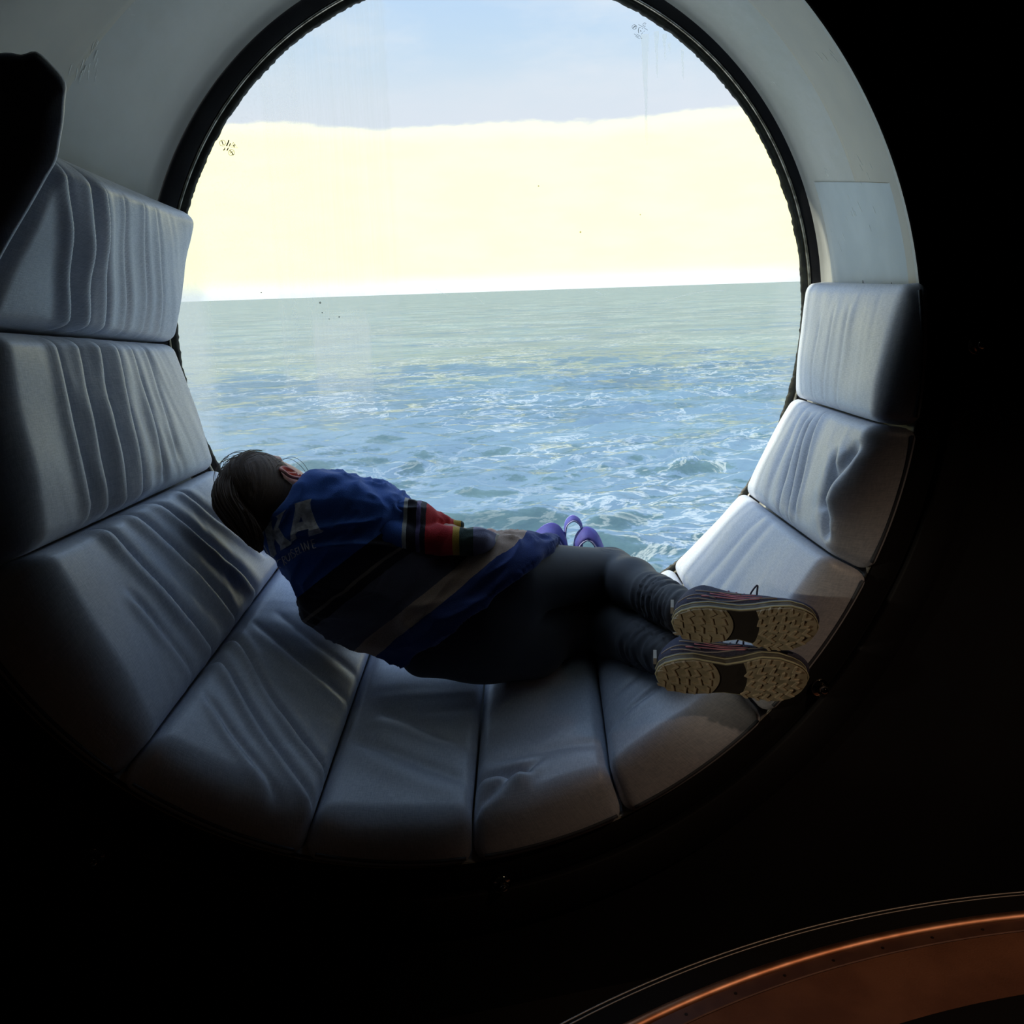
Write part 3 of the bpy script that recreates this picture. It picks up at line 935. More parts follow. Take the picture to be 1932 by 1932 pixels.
def surface_nets(fn, lo, hi, h):
    lo = np.array(lo, float); n = np.ceil((np.array(hi)-lo)/h).astype(int)+1
    ax = [lo[d]+h*np.arange(n[d]) for d in range(3)]
    G = np.stack(np.meshgrid(*ax, indexing='ij'), -1)
    D = fn(G)
    S = D < 0
    c = [D[i:n[0]-1+i, j:n[1]-1+j, k:n[2]-1+k] for i in (0, 1) for j in (0, 1) for k in (0, 1)]
    ss2 = np.stack([x < 0 for x in c]); act = ss2.any(0) & ~ss2.all(0)
    I = np.argwhere(act)
    vals = np.stack([x[act] for x in c], 1)
    offs = np.array([(i, j, k) for i in (0, 1) for j in (0, 1) for k in (0, 1)], float)
    acc = np.zeros((len(I), 3)); cnt = np.zeros(len(I))
    for a in range(8):
        for b in range(a+1, 8):
            if np.abs(offs[a]-offs[b]).sum() == 1:
                va, vb = vals[:, a], vals[:, b]
                mk = (va < 0) != (vb < 0)
                t_ = np.where(mk, va/(va-vb+1e-20), 0)
                acc += mk[:, None]*(offs[a]+t_[:, None]*(offs[b]-offs[a])); cnt += mk
    V = lo+h*(I+acc/np.maximum(cnt, 1)[:, None])
    vid = -np.ones(act.shape, int); vid[act] = np.arange(len(I))
    F = []
    for d in range(3):
        e, g = [(1, 2), (2, 0), (0, 1)][d]
        sl0 = [slice(None)]*3; sl1 = [slice(None)]*3
        sl0[d] = slice(0, n[d]-1); sl1[d] = slice(1, n[d])
        cr = S[tuple(sl0)] != S[tuple(sl1)]
        pos = S[tuple(sl0)]
        J = np.argwhere(cr)
        J = J[(J[:, e] > 0) & (J[:, g] > 0) & (J[:, e] < n[e]-1) & (J[:, g] < n[g]-1)]
        fl = pos[tuple(J.T)]
        o_e = np.zeros(3, int); o_e[e] = 1; o_g = np.zeros(3, int); o_g[g] = 1
        q = [vid[tuple((J-x).T)] for x in (o_e+o_g, o_g, np.zeros(3, int), o_e)]
        q = np.stack(q, 1)
        q[~fl] = q[~fl][:, ::-1]
        F.append(q)
    F = np.concatenate(F)
    F = F[(F >= 0).all(1)]
    return V, F


def vertex_normals(V, F):
    N = np.zeros_like(V)
    a = np.cross(V[F[:, 2]]-V[F[:, 0]], V[F[:, 3]]-V[F[:, 1]])
    for k in range(4): np.add.at(N, F[:, k], a)
    return N/(np.linalg.norm(N, axis=1, keepdims=True)+1e-12)


def fast_mesh(name, V, F, mt, attrs=None):
    o = mesh_obj(name, V, F, mt)
    for k, a in (attrs or {}).items():
        at_ = o.data.attributes.new(k, 'FLOAT', 'POINT'); at_.data.foreach_set('value', np.asarray(a, np.float32))
    return o


def nz_(v): return np.asarray(v, float)/np.linalg.norm(v)


# skeleton ----------------------------------------------------------------------
HEAD = at(502, 926, -.215)
C7 = at(546, 962, -.24)
CHEST = at(668, 1046, -.275)
WAIST = at(800, 1132, -.300)
PELV = at(905, 1160, -.315)
AX = nz_(PELV-C7)
WD = np.array([.40, .22, .89]); WD = nz_(WD-AX*(WD@AX))        # toward the upper (right) shoulder
DP = np.cross(AX, WD)                                          # toward the window or the room
if DP[1] > 0: DP = -DP                                          # DP = out of the back, to the room
SHR = at(668, 960, -.255); ELR = at(838, 1016, -.29); WRR = at(930, 1024, -.25)
SHL = CHEST-WD*.09-DP*.05+AX*.03; ELL = SHL-DP*.11+AX*.06; WRL = ELL-AX*.13-DP*.05
HIPR = at(965, 1092, -.30); KNR = at(1153, 1080, -.165); ANR = at(1300, 1158, -.60)
HIPL = at(918, 1206, -.30); KNL = at(1132, 1174, -.165); ANL = at(1272, 1245, -.60)

UPH = nz_([-.80, -.22, .50]); RTH = np.array([.48, -.50, .62]); RTH = nz_(RTH-UPH*(RTH@UPH)); FDH = np.cross(UPH, RTH)
HAX = np.stack([FDH, RTH, UPH])


def torso(P, infl=0.):
    """elliptical section trunk: squash along DP"""
    def sq(Q): return Q+((Q-C7)@DP)[..., None]*DP*(1/.66-1)
    q = sq(P)
    pts = [(C7, .065), (C7+AX*.06, .114), (CHEST, .134), (WAIST, .098), (PELV, .148)]
    d = None
    for (a, ra), (b, rb) in zip(pts[:-1], pts[1:]):
        e = cap(q, sq(a), sq(b), ra+infl, rb+infl)
        d = e if d is None else smin(d, e, .04)
    return d*.8


def head_fn(P):
    d = ell(P, HEAD+UPH*.012-FDH*.012, HAX, (.094, .074, .090))
    d = smin(d, ell(P, HEAD+FDH*.030-UPH*.045, HAX, (.062, .056, .072)), .03)
    d = smin(d, cap(P, HEAD+FDH*.066-UPH*.080, HEAD+FDH*.060-UPH*.092, .022, .024), .03)     # chin
    d = smin(d, cap(P, HEAD+FDH*.086-UPH*.005, HEAD+FDH*.106-UPH*.034, .007, .012), .012)    # nose
    for s in (-1, 1):
        d = smax(d, -ell(P, HEAD+FDH*.098+RTH*s*.031-UPH*.002, HAX, (.018, .017, .012)), .012)   # eye sockets
        d = smin(d, ell(P, HEAD+FDH*.080+RTH*s*.031-UPH*.004, HAX, (.013, .014, .011)), .004)    # closed lids
        d = smin(d, cap(P, HEAD+FDH*.086+RTH*s*.018+UPH*.013, HEAD+FDH*.076+RTH*s*.046+UPH*.012, .005, .004), .010)
    d = smin(d, cap(P, HEAD+FDH*.091-RTH*.018-UPH*.054, HEAD+FDH*.091+RTH*.018-UPH*.054, .0055, .0055), .007)  # lips
    d = smin(d, cap(P, HEAD+FDH*.089-RTH*.015-UPH*.064, HEAD+FDH*.089+RTH*.015-UPH*.064, .006, .006), .006)
    d = smin(d, cap(P, HEAD-FDH*.02-UPH*.07, C7+AX*.03, .052, .060), .03)                     # neck
    return d


def hand(P, wr, fd, nm, s=1):
    """relaxed hand: palm, four bent fingers, thumb from the side of the palm"""
    fd = nz_(fd); nm = nz_(nm-fd*(nm@fd)); sd = np.cross(fd, nm)*s
    ax_ = np.stack([fd, sd, nm])
    d = ell(P, wr+fd*.05, ax_, (.055, .040, .017))
    for k, (o_, L) in enumerate([(-.030, .062), (-.010, .074), (.011, .070), (.030, .055)]):
        a = wr+fd*.085+sd*o_; b = a+fd*L*.5-nm*.010; c = b+fd*L*.36-nm*L*.34
        d = smin(d, smin(cap(P, a, b, .0090, .0082), cap(P, b, c, .0082, .0066), .004), .006)
    a = wr+fd*.030-sd*.034; b = a+fd*.028-sd*.022-nm*.006; c = b+fd*.028-sd*.004-nm*.008
    d = smin(d, smin(cap(P, a, b, .013, .0105), cap(P, b, c, .0105, .008), .005), .010)
    return smin(d, cap(P, wr-fd*.03, wr+fd*.03, .026, .028), .02)


def legs(P, infl):
    d = None
    for hp, kn, an, th_ in ((HIPR, KNR, ANR, 0.), (HIPL, KNL, ANL, .012)):
        e = cap(P, hp, kn, .090+infl, .060+infl+th_)
        cal = kn+(an-kn)*.30
        f_ = smin(cap(P, kn, cal, .056+infl+th_, .057+infl+th_), cap(P, cal, an, .057+infl+th_, .036+infl), .03)
        e = smin(e, f_, .015)
        d = e if d is None else np.minimum(d, e)
    return d


def body_fn(P):
    d = smin(head_fn(P), torso(P, -.012), .02)
    for a, b, c, nm in ((SHR, ELR, WRR, np.array([0, 0, 1.])), (SHL, ELL, WRL, -DP)):
        d = smin(d, smin(cap(P, a, b, .044, .036), cap(P, b, c, .036, .024), .02), .03)
        d = smin(d, hand(P, c, np.array([.35, .70, -.55]) if a is SHR else nz_(c-b), nm, 1 if a is SHR else -1), .012)
    d = smin(d, legs(P, -.006), .03)
    return d


M['ear'] = principled('ear_skin', (.85, .36, .28), .5, noise=(60., (.78, .28, .22)))
M['ear'].node_tree.nodes['Principled BSDF'].inputs['Subsurface Weight'].default_value = .7
M['ear'].node_tree.nodes['Principled BSDF'].inputs['Subsurface Radius'].default_value = (.03, .006, .003)
person = empty('person', tuple(PELV-WD*.15))
tag(person, 'person in blue striped jersey and dark leggings asleep on the cushions', 'person')

M['skin'] = principled('skin', (.62, .33, .24), .5, noise=(30., (.56, .27, .20)), bump=(200., .08, .001))
M['skin'].node_tree.nodes['Principled BSDF'].inputs['Subsurface Weight'].default_value = .25
M['skin'].node_tree.nodes['Principled BSDF'].inputs['Subsurface Radius'].default_value = (.02, .006, .003)

ALL = np.array([HEAD, C7, CHEST, WAIST, PELV, SHR, ELR, WRR, ELL, WRL, KNR, ANR, KNL, ANL])
V, F = surface_nets(body_fn, ALL.min(0)-.2, ALL.max(0)+.2, .0075)
child(fast_mesh('body', V, F, M['skin']), person)

# jersey ------------------------------------------------------------------------
def img_dir(dx, dy):
    return nz_(dx*RT-dy*UP)


HEMD = img_dir(.61, .79)                       # band direction on the trunk
S0 = HEMD@at(840, 1110, -.42)
ARMD = nz_(WRR-SHR)


def jersey_fn(P):
    d = torso(P, .016)
    d = smin(d, cap(P, at(625, 1150, -.31), at(862, 1256, -.33), .050, .056), .06)
    d = smin(d, cap(P, C7-AX*.06+UPH*.0, C7+AX*.03, .068, .090), .03)
    d = smin(d, cap(P, WAIST-WD*.03+AX*.05, PELV-WD*.01+AX*.05, .105, .145), .04)
    d = smin(d, legs(P, .020), .05)
    d = smin(d, cap(P, SHR-ARMD*.03, SHR+ARMD*.06, .058, .064), .05)
    d = smin(d, cap(P, SHL, ELL, .060, .050), .04)
    d = smin(d, cap(P, ELL, WRL, .050, .036), .02)
    # hem and neck openings
    hem = (P@HEMD)-S0-.082
    d = smax(d, hem, .006)
    d = smax(d, -((P-C7)@img_dir(.80, .60))-.004, .010)
    return d


def cloth_noise(V, N, amp, dirn, fr=26., seed=0):
    """stretched domain-warped folds"""
    a = nz_(dirn); b = nz_(np.cross(a, [.3, .5, .8])); c = np.cross(a, b)
    q = np.stack([V@a*fr*.22, V@b*fr, V@c*fr], 1)
    wq = vnoise(q*.5+11., seed+1)
    q = q+wq[:, None]*1.8
    f = 1-np.abs(2*vnoise(q, seed)-1)
    return V+N*((f**1.5-.45)*amp)[:, None]


def cloth_mat(name, stops, extra=None):
    m, t = mat(name)
    a = t.n('ShaderNodeAttribute', attribute_name='band')
    nz2 = t.n('ShaderNodeTexNoise', {'Vector': t.n('ShaderNodeTexCoord').outputs['Object'], 'Scale': 60., 'Detail': 3.})
    f = t.m('ADD', a.outputs['Fac'], t.m('MULTIPLY', t.m('SUBTRACT', nz2.outputs[0], .5), .006))
    c = t.ramp(f, stops, 'CONSTANT')
    fz = t.n('ShaderNodeTexNoise', {'Vector': t.n('ShaderNodeTexCoord').outputs['Object'], 'Scale': 420., 'Detail': 2.})
    c = t.mix(t.ss(fz.outputs[0], .3, .7, 0., .45), c, t.mix(1., c, (.55, .55, .58), 'MULTIPLY'))
    p = t.n('ShaderNodeBsdfPrincipled', {'Base Color': c, 'Roughness': .9, 'Specular IOR Level': .15, 'Sheen Weight': .25})
    t.set(p, 'Normal', t.n('ShaderNodeBump', {'Height': fz.outputs[0], 'Strength': .5, 'Distance': .0015}))
    t.n('ShaderNodeOutputMaterial', {'Surface': p.outputs[0]})
    return m


BLUE = (.050, .135, .46); NAVY = (.045, .075, .26); DARK = (.030, .024, .034); TAN = (.62, .44, .34); LAV = (.27, .26, .38); CHAR = (.15, .14, .19)
RED = (.62, .03, .035); YEL = (.68, .42, .06); GRN = (.055, .085, .07); CRM = (.66, .60, .48); WHT = (.50, .48, .44); PUR = (.16, .12, .26)
# trunk bands (metres along HEMD from S0, mapped b = .5 + s*1.6)
bs = lambda s: .5+s*1.6
M['jersey'] = cloth_mat('striped_jersey_knit', [(0, BLUE), (bs(-.195), DARK), (bs(-.146), (.24, .18, .15)), (bs(-.139), DARK), (bs(-.118), CHAR), (bs(-.020), TAN), (bs(.022), NAVY)])
V, F = surface_nets(jersey_fn, np.minimum.reduce([C7, CHEST, PELV, ELL, WRL])-.26, np.maximum.reduce([C7, CHEST, PELV, SHR, HIPR, KNR])+.2, .006)
N = vertex_normals(V, F)
sv_ = (V@HEMD)-S0
V = cloth_noise(V, N, .021, AX*.75+WD*.45, 15., 4)
V = cloth_noise(V, N, .011, AX*.2+WD*.8, 34., 9)
JV, JF = V, F
jersey = child(fast_mesh('jersey', V, F, M['jersey'], {'band': bs(sv_)}), person)

# upper sleeve, drooping in two overlapping lobes
L1 = [at(668, 958, -.255), at(780, 983, -.285), at(866, 991, -.27)]
L2 = [at(742, 1014, -.325), at(830, 1020, -.33), at(905, 1022, -.33), at(944, 1028, -.305)]


def sleeve_fn(P):
    a = smin(cap(P, L1[0], L1[1], .066, .046), cap(P, L1[1], L1[2], .044, .012), .03)
    b = smin(smin(cap(P, L2[0], L2[1], .036, .034), cap(P, L2[1], L2[2], .034, .030), .02), cap(P, L2[2], L2[3], .030, .022), .02)
    b = smin(b, cap(P, SHR, L2[0], .055, .040), .03)
    return smin(a, b, .009)


M['sleeve'] = cloth_mat('striped_sleeve_knit', [(0, BLUE), (.255, WHT), (.285, DARK), (.345, PUR), (.375, DARK), (.410, RED), (.600, YEL), (.645, GRN), (.745, LAV), (.905, CRM)])
allp = np.array(L1+L2+[SHR])
V, F = surface_nets(sleeve_fn, allp.min(0)-.09, allp.max(0)+.09, .004)
N = vertex_normals(V, F)
# band coordinate: image-horizontal run of the arm, a little slanted
sa = img_dir(.97, -.20 if False else .0)
b0 = at(690, 975, -.25); b1 = at(960, 1020, -.12)
run = nz_(b1-b0)
b0 = at(690, 1000, -.33); b1 = at(960, 1000, -.33)
bv = ((V-b0)@RT)/((b1-b0)@RT)+.12*((V-b0)@UP)*0
V = cloth_noise(V, N, .0060, np.cross(run, [0, 1, 0])*.9+run*.3, 34., 14)
child(fast_mesh('sleeve', V, F, M['sleeve'], {'band': bv}), jersey)

# print on the back of the jersey: big letters and the small line below them
bvh = BVHTree.FromPolygons([tuple(v) for v in JV], [tuple(f) for f in JF])


def on_cloth(px, py, lift):
    d = Vector(ray(px, py)).normalized()
    hit = bvh.ray_cast(Vector(CAM), d)
    if hit[0] is None: return None
    return hit[0]-d*lift


def print_poly(loops, lift=.0022, step=2.2):
    """fill polygon (with holes) given in photo coordinates, laid on the cloth"""
    cu = bpy.data.curves.new('tmp', 'CURVE'); cu.dimensions = '2D'; cu.fill_mode = 'BOTH'
    for lp in loops:
        sp_ = cu.splines.new('POLY'); sp_.points.add(len(lp)-1); sp_.use_cyclic_u = True
        for q, (a, b) in zip(sp_.points, lp): q.co = (a, -b, 0, 1)
    ob_ = bpy.data.objects.new('tmp', cu)
    me = bpy.data.meshes.new_from_object(ob_)
    bm = bmesh.new(); bm.from_mesh(me)
    bmesh.ops.remove_doubles(bm, verts=bm.verts, dist=1e-4)
    for _ in range(5):
        es = [e for e in bm.edges if e.calc_length() > step*1.8]
        if not es: break
        bmesh.ops.subdivide_edges(bm, edges=es, cuts=1)
        bmesh.ops.triangulate(bm, faces=bm.faces)
    bm.verts.index_update()
    V = []; F = []
    for v in bm.verts:
        q = on_cloth(v.co.x, -v.co.y, lift)
        V.append(q if q is not None else None)
    for f in bm.faces:
        ids = [v.index for v in f.verts]
        if all(V[i] is not None for i in ids): F.append(ids)
    bm.free(); bpy.data.objects.remove(ob_); bpy.data.meshes.remove(me)
    dirs = Vector(FW)
    top_ = [v if v is not None else Vector(CAM)*0 for v in V]
    ok = set(i for f in F for i in f)
    mp_ = {}; VV = []
    for i in sorted(ok): mp_[i] = len(VV); VV.append(top_[i])
    FF = [[mp_[i] for i in f] for f in F]
    n0 = len(VV)
    ec = {}
    for f in FF:
        for a, b in zip(f, f[1:]+f[:1]): ec[(a, b)] = 1
    VV2 = VV+[v+dirs*.0035 for v in VV]
    side = [(b, a, a+n0, b+n0) for (a, b) in ec if (b, a) not in ec]
    return VV2, FF+side


z3 = lambda pts: [(390+a/8.05, 840+b/8.05) for a, b in pts]
Kp = z3([(870, 1245), (985, 1145), (980, 1200), (1005, 1300), (1080, 1112), (1045, 1085), (1205, 975), (1165, 1030), (1085, 1245), (1180, 1400), (1290, 1480), (1275, 1510), (1120, 1600),
         (1115, 1530), (1030, 1425), (1020, 1500), (1060, 1650), (970, 1755), (960, 1650), (905, 1400)])
Ap = z3([(1335, 885), (1590, 810), (1570, 870), (1580, 960), (1660, 1180), (1720, 1280), (1775, 1300), (1740, 1330), (1550, 1390), (1540, 1340), (1545, 1270), (1380, 1310), (1345, 1350),
         (1365, 1420), (1275, 1475), (1270, 1350), (1300, 1200), (1345, 960)])
Ah = z3([(1430, 1080), (1400, 1170), (1460, 1160)])
Sp = z3([(868, 1272), (812, 1350), (822, 1420), (850, 1425), (858, 1380)])
S2 = z3([(862, 1530), (872, 1520), (938, 1640), (930, 1660)])
M['print'] = principled('off_white_print', (.80, .75, .73), .8, noise=(90., (.50, .46, .45)), bump=(150., .3, .001))
for nm, lps in (('letter', [Kp]), ('letter', [Ap, Ah]), ('letter', [Sp]), ('letter', [S2])):
    V, F = print_poly(lps)
    if F: child(mesh_obj(nm, V, F, M['print'], smooth=False), jersey)


def stroke(pts, wd=9.):
    P = np.array(smoothline(pts, 4) if len(pts) > 2 else pts, float)
    if len(pts) == 2: P = np.linspace(P[0], P[1], 6)
    Lq, Rq = [], []
    for i in range(len(P)):
        t_ = P[min(i+1, len(P)-1)]-P[max(i-1, 0)]; t_ /= np.linalg.norm(t_)+1e-9
        nn = np.array([-t_[1], t_[0]])*wd
        Lq.append(tuple(P[i]+nn)); Rq.append(tuple(P[i]-nn))
    return z3(Lq+Rq[::-1])


TXT = [[[(1122, 1728), (1082, 1748), (1066, 1800), (1086, 1846), (1126, 1856)]],                                   # C
       [[(1138, 1700), (1182, 1826)], [(1138, 1702), (1176, 1690), (1186, 1728), (1158, 1756)], [(1158, 1756), (1216, 1796)]],   # R
       [[(1192, 1672), (1218, 1742), (1248, 1756), (1262, 1722), (1238, 1644)]],                                     # U
       [[(1262, 1636), (1308, 1728)]],                                                                             # I
       [[(1314, 1592), (1276, 1590), (1282, 1628), (1336, 1650), (1346, 1688), (1318, 1704)]],                         # S
       [[(1336, 1574), (1372, 1664)], [(1336, 1574), (1366, 1560)], [(1352, 1618), (1380, 1602)], [(1372, 1664), (1402, 1648)]],   # E
       [[(1384, 1544), (1414, 1640)], [(1414, 1640), (1440, 1626)]],                                               # L
       [[(1424, 1490), (1478, 1618)]],                                                                             # I
       [[(1470, 1478), (1506, 1606)], [(1470, 1478), (1556, 1590)], [(1526, 1450), (1556, 1590)]],                     # N
       [[(1580, 1442), (1616, 1566)], [(1580, 1442), (1628, 1430)], [(1598, 1502), (1638, 1490)], [(1616, 1566), (1656, 1554)]]]  # E
for let in TXT:
    parts = []
    for s in let:
        V, F = print_poly([stroke(s, 6.)], lift=.0030, step=1.6)
        parts.append((V, F))
    V, F = merge(parts)
    if F: child(mesh_obj('letter', V, F, M['print'], smooth=False), jersey)

# collar seam
ring = []
for k in range(40):
    a = 2*math.pi*k/40
    nq = img_dir(.80, .60); wq_ = nz_(WD-nq*(WD@nq)); dq_ = np.cross(nq, wq_)
    ring.append(C7+math.cos(a)*wq_*.073+math.sin(a)*dq_*.071)
V, F = tube_data(ring, .008, 8, close=True)
M['collar'] = principled('navy_collar_rib', (.012, .025, .085), .9, sheen=.2)
child(mesh_obj('collar', V, F, M['collar']), jersey)

# leggings -----------------------------------------------------------------------
M['leggings'] = principled('charcoal_leggings', (.040, .042, .052), .62, spec=.3, noise=(8., (.050, .052, .062)), bump=(500., .2, .0006), sheen=.15)


def leg_fn(P):
    d = legs(P, .004)
    d = smin(d, torso(P, .002), .04)
    d = smin(d, cap(P, at(800, 1232, -.33), at(1010, 1228, -.30), .060, .070), .05)
    for an, kn in ((ANR, KNR), (ANL, KNL)):
        d = smax(d, (P-an)@nz_(an-kn)-.034, .004)
    d = smax(d, -((P-WAIST)@AX)-.02, .01)
    return d


pp = np.array([WAIST, PELV, HIPR, HIPL, KNR, KNL, ANR, ANL])
V, F = surface_nets(leg_fn, pp.min(0)-.17, pp.max(0)+.17, .006)
N = vertex_normals(V, F)
# gathered cloth behind the knee and above the ankle
for an, kn in ((ANR, KNR), (ANL, KNL)):
    ax_ = nz_(an-kn); L = np.linalg.norm(an-kn)
    s = ((V-kn)@ax_)/L
    near = np.linalg.norm(V-kn-np.clip(s, 0, 1)[:, None]*L*ax_, axis=1) < .085
    g = np.clip((s-.50)/.12, 0, 1)*np.clip((1.05-s)/.1, 0, 1)*near
    wv = vnoise(np.stack([s*30+vnoise(V*14., 3)*3.2, V[:, 0]*6, V[:, 2]*6], 1), 21)
    V = V+N*(((1-np.abs(2*wv-1))-.4)*.012*g)[:, None]
    k2 = np.exp(-((s-.0)/.07)**2)*near
    wv = vnoise(np.stack([s*62, V[:, 2]*5, V[:, 0]*5], 1), 23)
    V = V+N*(((1-np.abs(2*wv-1))-.4)*.006*k2)[:, None]
child(fast_mesh('leggings', V, F, M['leggings']), person)

# hair ------------------------------------------------------------------------------
m, t = mat('dark_brown_hair'); M['hair'] = m
tn = t.n('ShaderNodeTexCoord').outputs['Object']
sep = t.n('ShaderNodeAttribute', attribute_name='lane')
hn = t.n('ShaderNodeTexNoise', {'Vector': t.n('ShaderNodeCombineXYZ', {0: t.m('MULTIPLY', sep.outputs['Fac'], 90.), 1: 0., 2: 0.}), 'Scale': 1.4, 'Detail': 4.})
hc = t.mix(t.ss(hn.outputs[0], .35, .68), (.034, .019, .011), (.21, .125, .075))
p = t.n('ShaderNodeBsdfPrincipled', {'Base Color': hc, 'Roughness': .5, 'Specular IOR Level': .28})
t.set(p, 'Normal', t.n('ShaderNodeBump', {'Height': hn.outputs[0], 'Strength': .6, 'Distance': .003}))
t.n('ShaderNodeOutputMaterial', {'Surface': p.outputs[0]})
TAIL = HEAD-FDH*.082+UPH*.055


def hair_fn(P):
    d = ell(P, HEAD+UPH*.016-FDH*.014, HAX, (.103, .083, .099))
    d = smin(d, ell(P, HEAD-FDH*.035-UPH*.045, HAX, (.072, .066, .060)), .03)
    q = (P-HEAD)@HAX.T
    # hairline: keep hair behind and above the face, sweep it clear of the ears
    cut = q[..., 0]-.060-.55*np.clip(q[..., 2], -.2, .2)
    d = smax(d, cut, .012)
    ear = np.linalg.norm((q-np.array([.006, .082, -.026]))/np.array([1., 1., 1.25]), axis=-1)-.026
    d = smax(d, -ear, .008)
    d = smax(d, -(q[..., 2]+.095), .01)
    return d


V, F = surface_nets(hair_fn, HEAD-.15, HEAD+.15, .0045)
N = vertex_normals(V, F)
q = (V-TAIL)@HAX.T
lane = np.arctan2(q[:, 1], q[:, 2]-.3*q[:, 0])*1.0
V = V+N*((vnoise(np.stack([lane*26, np.linalg.norm(q, axis=1)*5, np.zeros(len(V))], 1), 31)-.5)*.0042)[:, None]
hair = child(fast_mesh('hair', V, F, M['hair'], {'lane': lane}), person)
# ponytail drooping over the cushion toward the room
pt = smoothline([TAIL+FDH*.02, at(428, 916, -.27), at(428, 950, -.325), at(455, 985, -.345), at(478, 1012, -.345), at(492, 1040, -.335)], 6)
rd = np.interp(np.linspace(0, 1, len(pt)), [0, .15, .35, .6, .85, 1], [.014, .021, .027, .025, .017, .004])
V, F = tube_data(pt, rd, 40)
V = np.array(V); ring_i = np.arange(len(V)) % 40; row = np.arange(len(V))//40
cen = pt[np.minimum(row, len(pt)-1)]
nn_ = vnoise(np.stack([ring_i*.7, row*.12, np.zeros(len(V))], 1), 41)
V = cen+(V-cen)*(.82+.36*nn_)[:, None]
child(fast_mesh('ponytail', V, F, M['hair'], {'lane': ring_i/40.*3.1}), hair)
sv = []
for k in range(150):
    a = random.uniform(0, 6.28); rr_ = random.uniform(.85, 1.22); tw = random.uniform(-.5, .5); fr_ = random.uniform(.75, 1.04)
    P_ = []
    for i in range(0, len(pt), 2):
        f = i/(len(pt)-1)
        if f > fr_: break
        t_ = nz_(pt[min(i+1, len(pt)-1)]-pt[max(i-1, 0)])
        e1 = nz_(np.cross(t_, UPH)); e2 = np.cross(t_, e1)
        P_.append(pt[i]+rd[i]*rr_*(math.cos(a+tw*f)*e1+math.sin(a+tw*f)*e2)+rng.normal(0, .0008, 3))
    if len(P_) > 3: sv.append(tube_data(smoothline(P_, 2), random.choice([.0006, .0009, .0014]), 4))
V, F = merge(sv)
o = child(fast_mesh('tail_strands', V, F, M['hair'], {'lane': np.repeat(rng.random(len(V)//4+1), 4)[:len(V)]*2}), hair); o['kind'] = 'stuff'
V, F = tube_data([TAIL+FDH*.02+nz_(pt[3]-pt[0])*.010*0+.021*(math.cos(a)*nz_(np.cross(pt[2]-pt[0], UPH))+math.sin(a)*nz_(np.cross(pt[2]-pt[0], np.cross(pt[2]-pt[0], UPH)))) for a in np.linspace(0, 6.28, 24, endpoint=False)], .006, 8, close=True)
child(mesh_obj('hair_tie', V, F, M['black']), hair)
# loose strands
sv = []
for k in range(70):
    a = random.uniform(-.7, 1.1); ph = random.uniform(-1.1, 1.0)
    pts = []
    for f in np.linspace(0, 1, 9):
        th = -.9+f*random.uniform(1.6, 2.3) if False else -.8+f*2.0
        lat = ph*.8*(1-.25*f)
        dirv = math.cos(lat)*(math.sin(th)*FDH+math.cos(th)*UPH)+math.sin(lat)*RTH
        r_ = np.array([.105, .085, .101])
        qd = HAX@dirv
        rr = 1/np.linalg.norm(qd/r_)
        lift = .001+.010*(k % 7 == 0)*math.sin(f*3.1)+.002*random.random()
        pts.append(HEAD+UPH*.016-FDH*.014+dirv*(rr+lift))
    sv.append(tube_data(smoothline(pts, 3), .00035 if k % 3 else .0006, 4))
for c in [[(445, 905), (440, 890), (462, 868), (490, 857), (510, 860)], [(525, 872), (550, 862), (572, 874), (588, 900)], [(520, 868), (548, 866), (570, 882), (580, 898)], [(530, 905), (520, 890), (524, 878), (532, 878)],
          [(415, 912), (440, 908), (455, 916), (470, 932)], [(470, 918), (500, 920), (520, 930)], [(470, 940), (500, 950), (522, 960)]]:
    sv.append(tube_data(smoothline([at(a, b, HEAD[1]-.045) for a, b in c], 4), .0005, 4))
V, F = merge(sv)
o = child(fast_mesh('loose_strands', V, F, M['hair'], {'lane': rng.random(len(V))*.5+.4}), hair); o['kind'] = 'stuff'

# ears: helix rim, bowl and lobe
for s in (1, -1):
    E0 = HEAD+RTH*s*.080-UPH*.022+FDH*.002
    pts = []
    for (f, u) in [(.008, -.012), (.012, .004), (.010, .020), (.0, .028), (-.012, .024), (-.018, .008), (-.014, -.010), (-.006, -.024), (.004, -.028), (.008, -.018)]:
        pts.append(E0+FDH*f+UPH*u*1.05+RTH*s*(.010 if f < 0 else .002))
    V1, F1 = tube_data(smoothline(pts, 4), .0042, 10)
    Vb = []; Fb = []
    nr_, na_ = 6, 20
    for i in range(nr_+1):
        for k in range(na_):
            a = 2*math.pi*k/na_; f = i/nr_
            Vb.append(E0+FDH*(-.003+.014*f*math.cos(a))+UPH*.026*f*math.sin(a)+RTH*s*(-.004+.009*f*f-.004*math.cos(a)*f))
    for i in range(nr_):
        for k in range(na_): Fb.append((i*na_+k, i*na_+(k+1) % na_, (i+1)*na_+(k+1) % na_, (i+1)*na_+k))
    V2, F2 = tube_data(smoothline([E0+FDH*.006-UPH*.008+RTH*s*.004, E0-FDH*.004+UPH*.004+RTH*s*.007, E0-FDH*.008+UPH*.016+RTH*s*.006], 4), .0030, 8)
    V, F = merge([(V1, F1), (Vb, Fb), (V2, F2)])
    child(mesh_obj('ear', V, F, M['ear']), person)

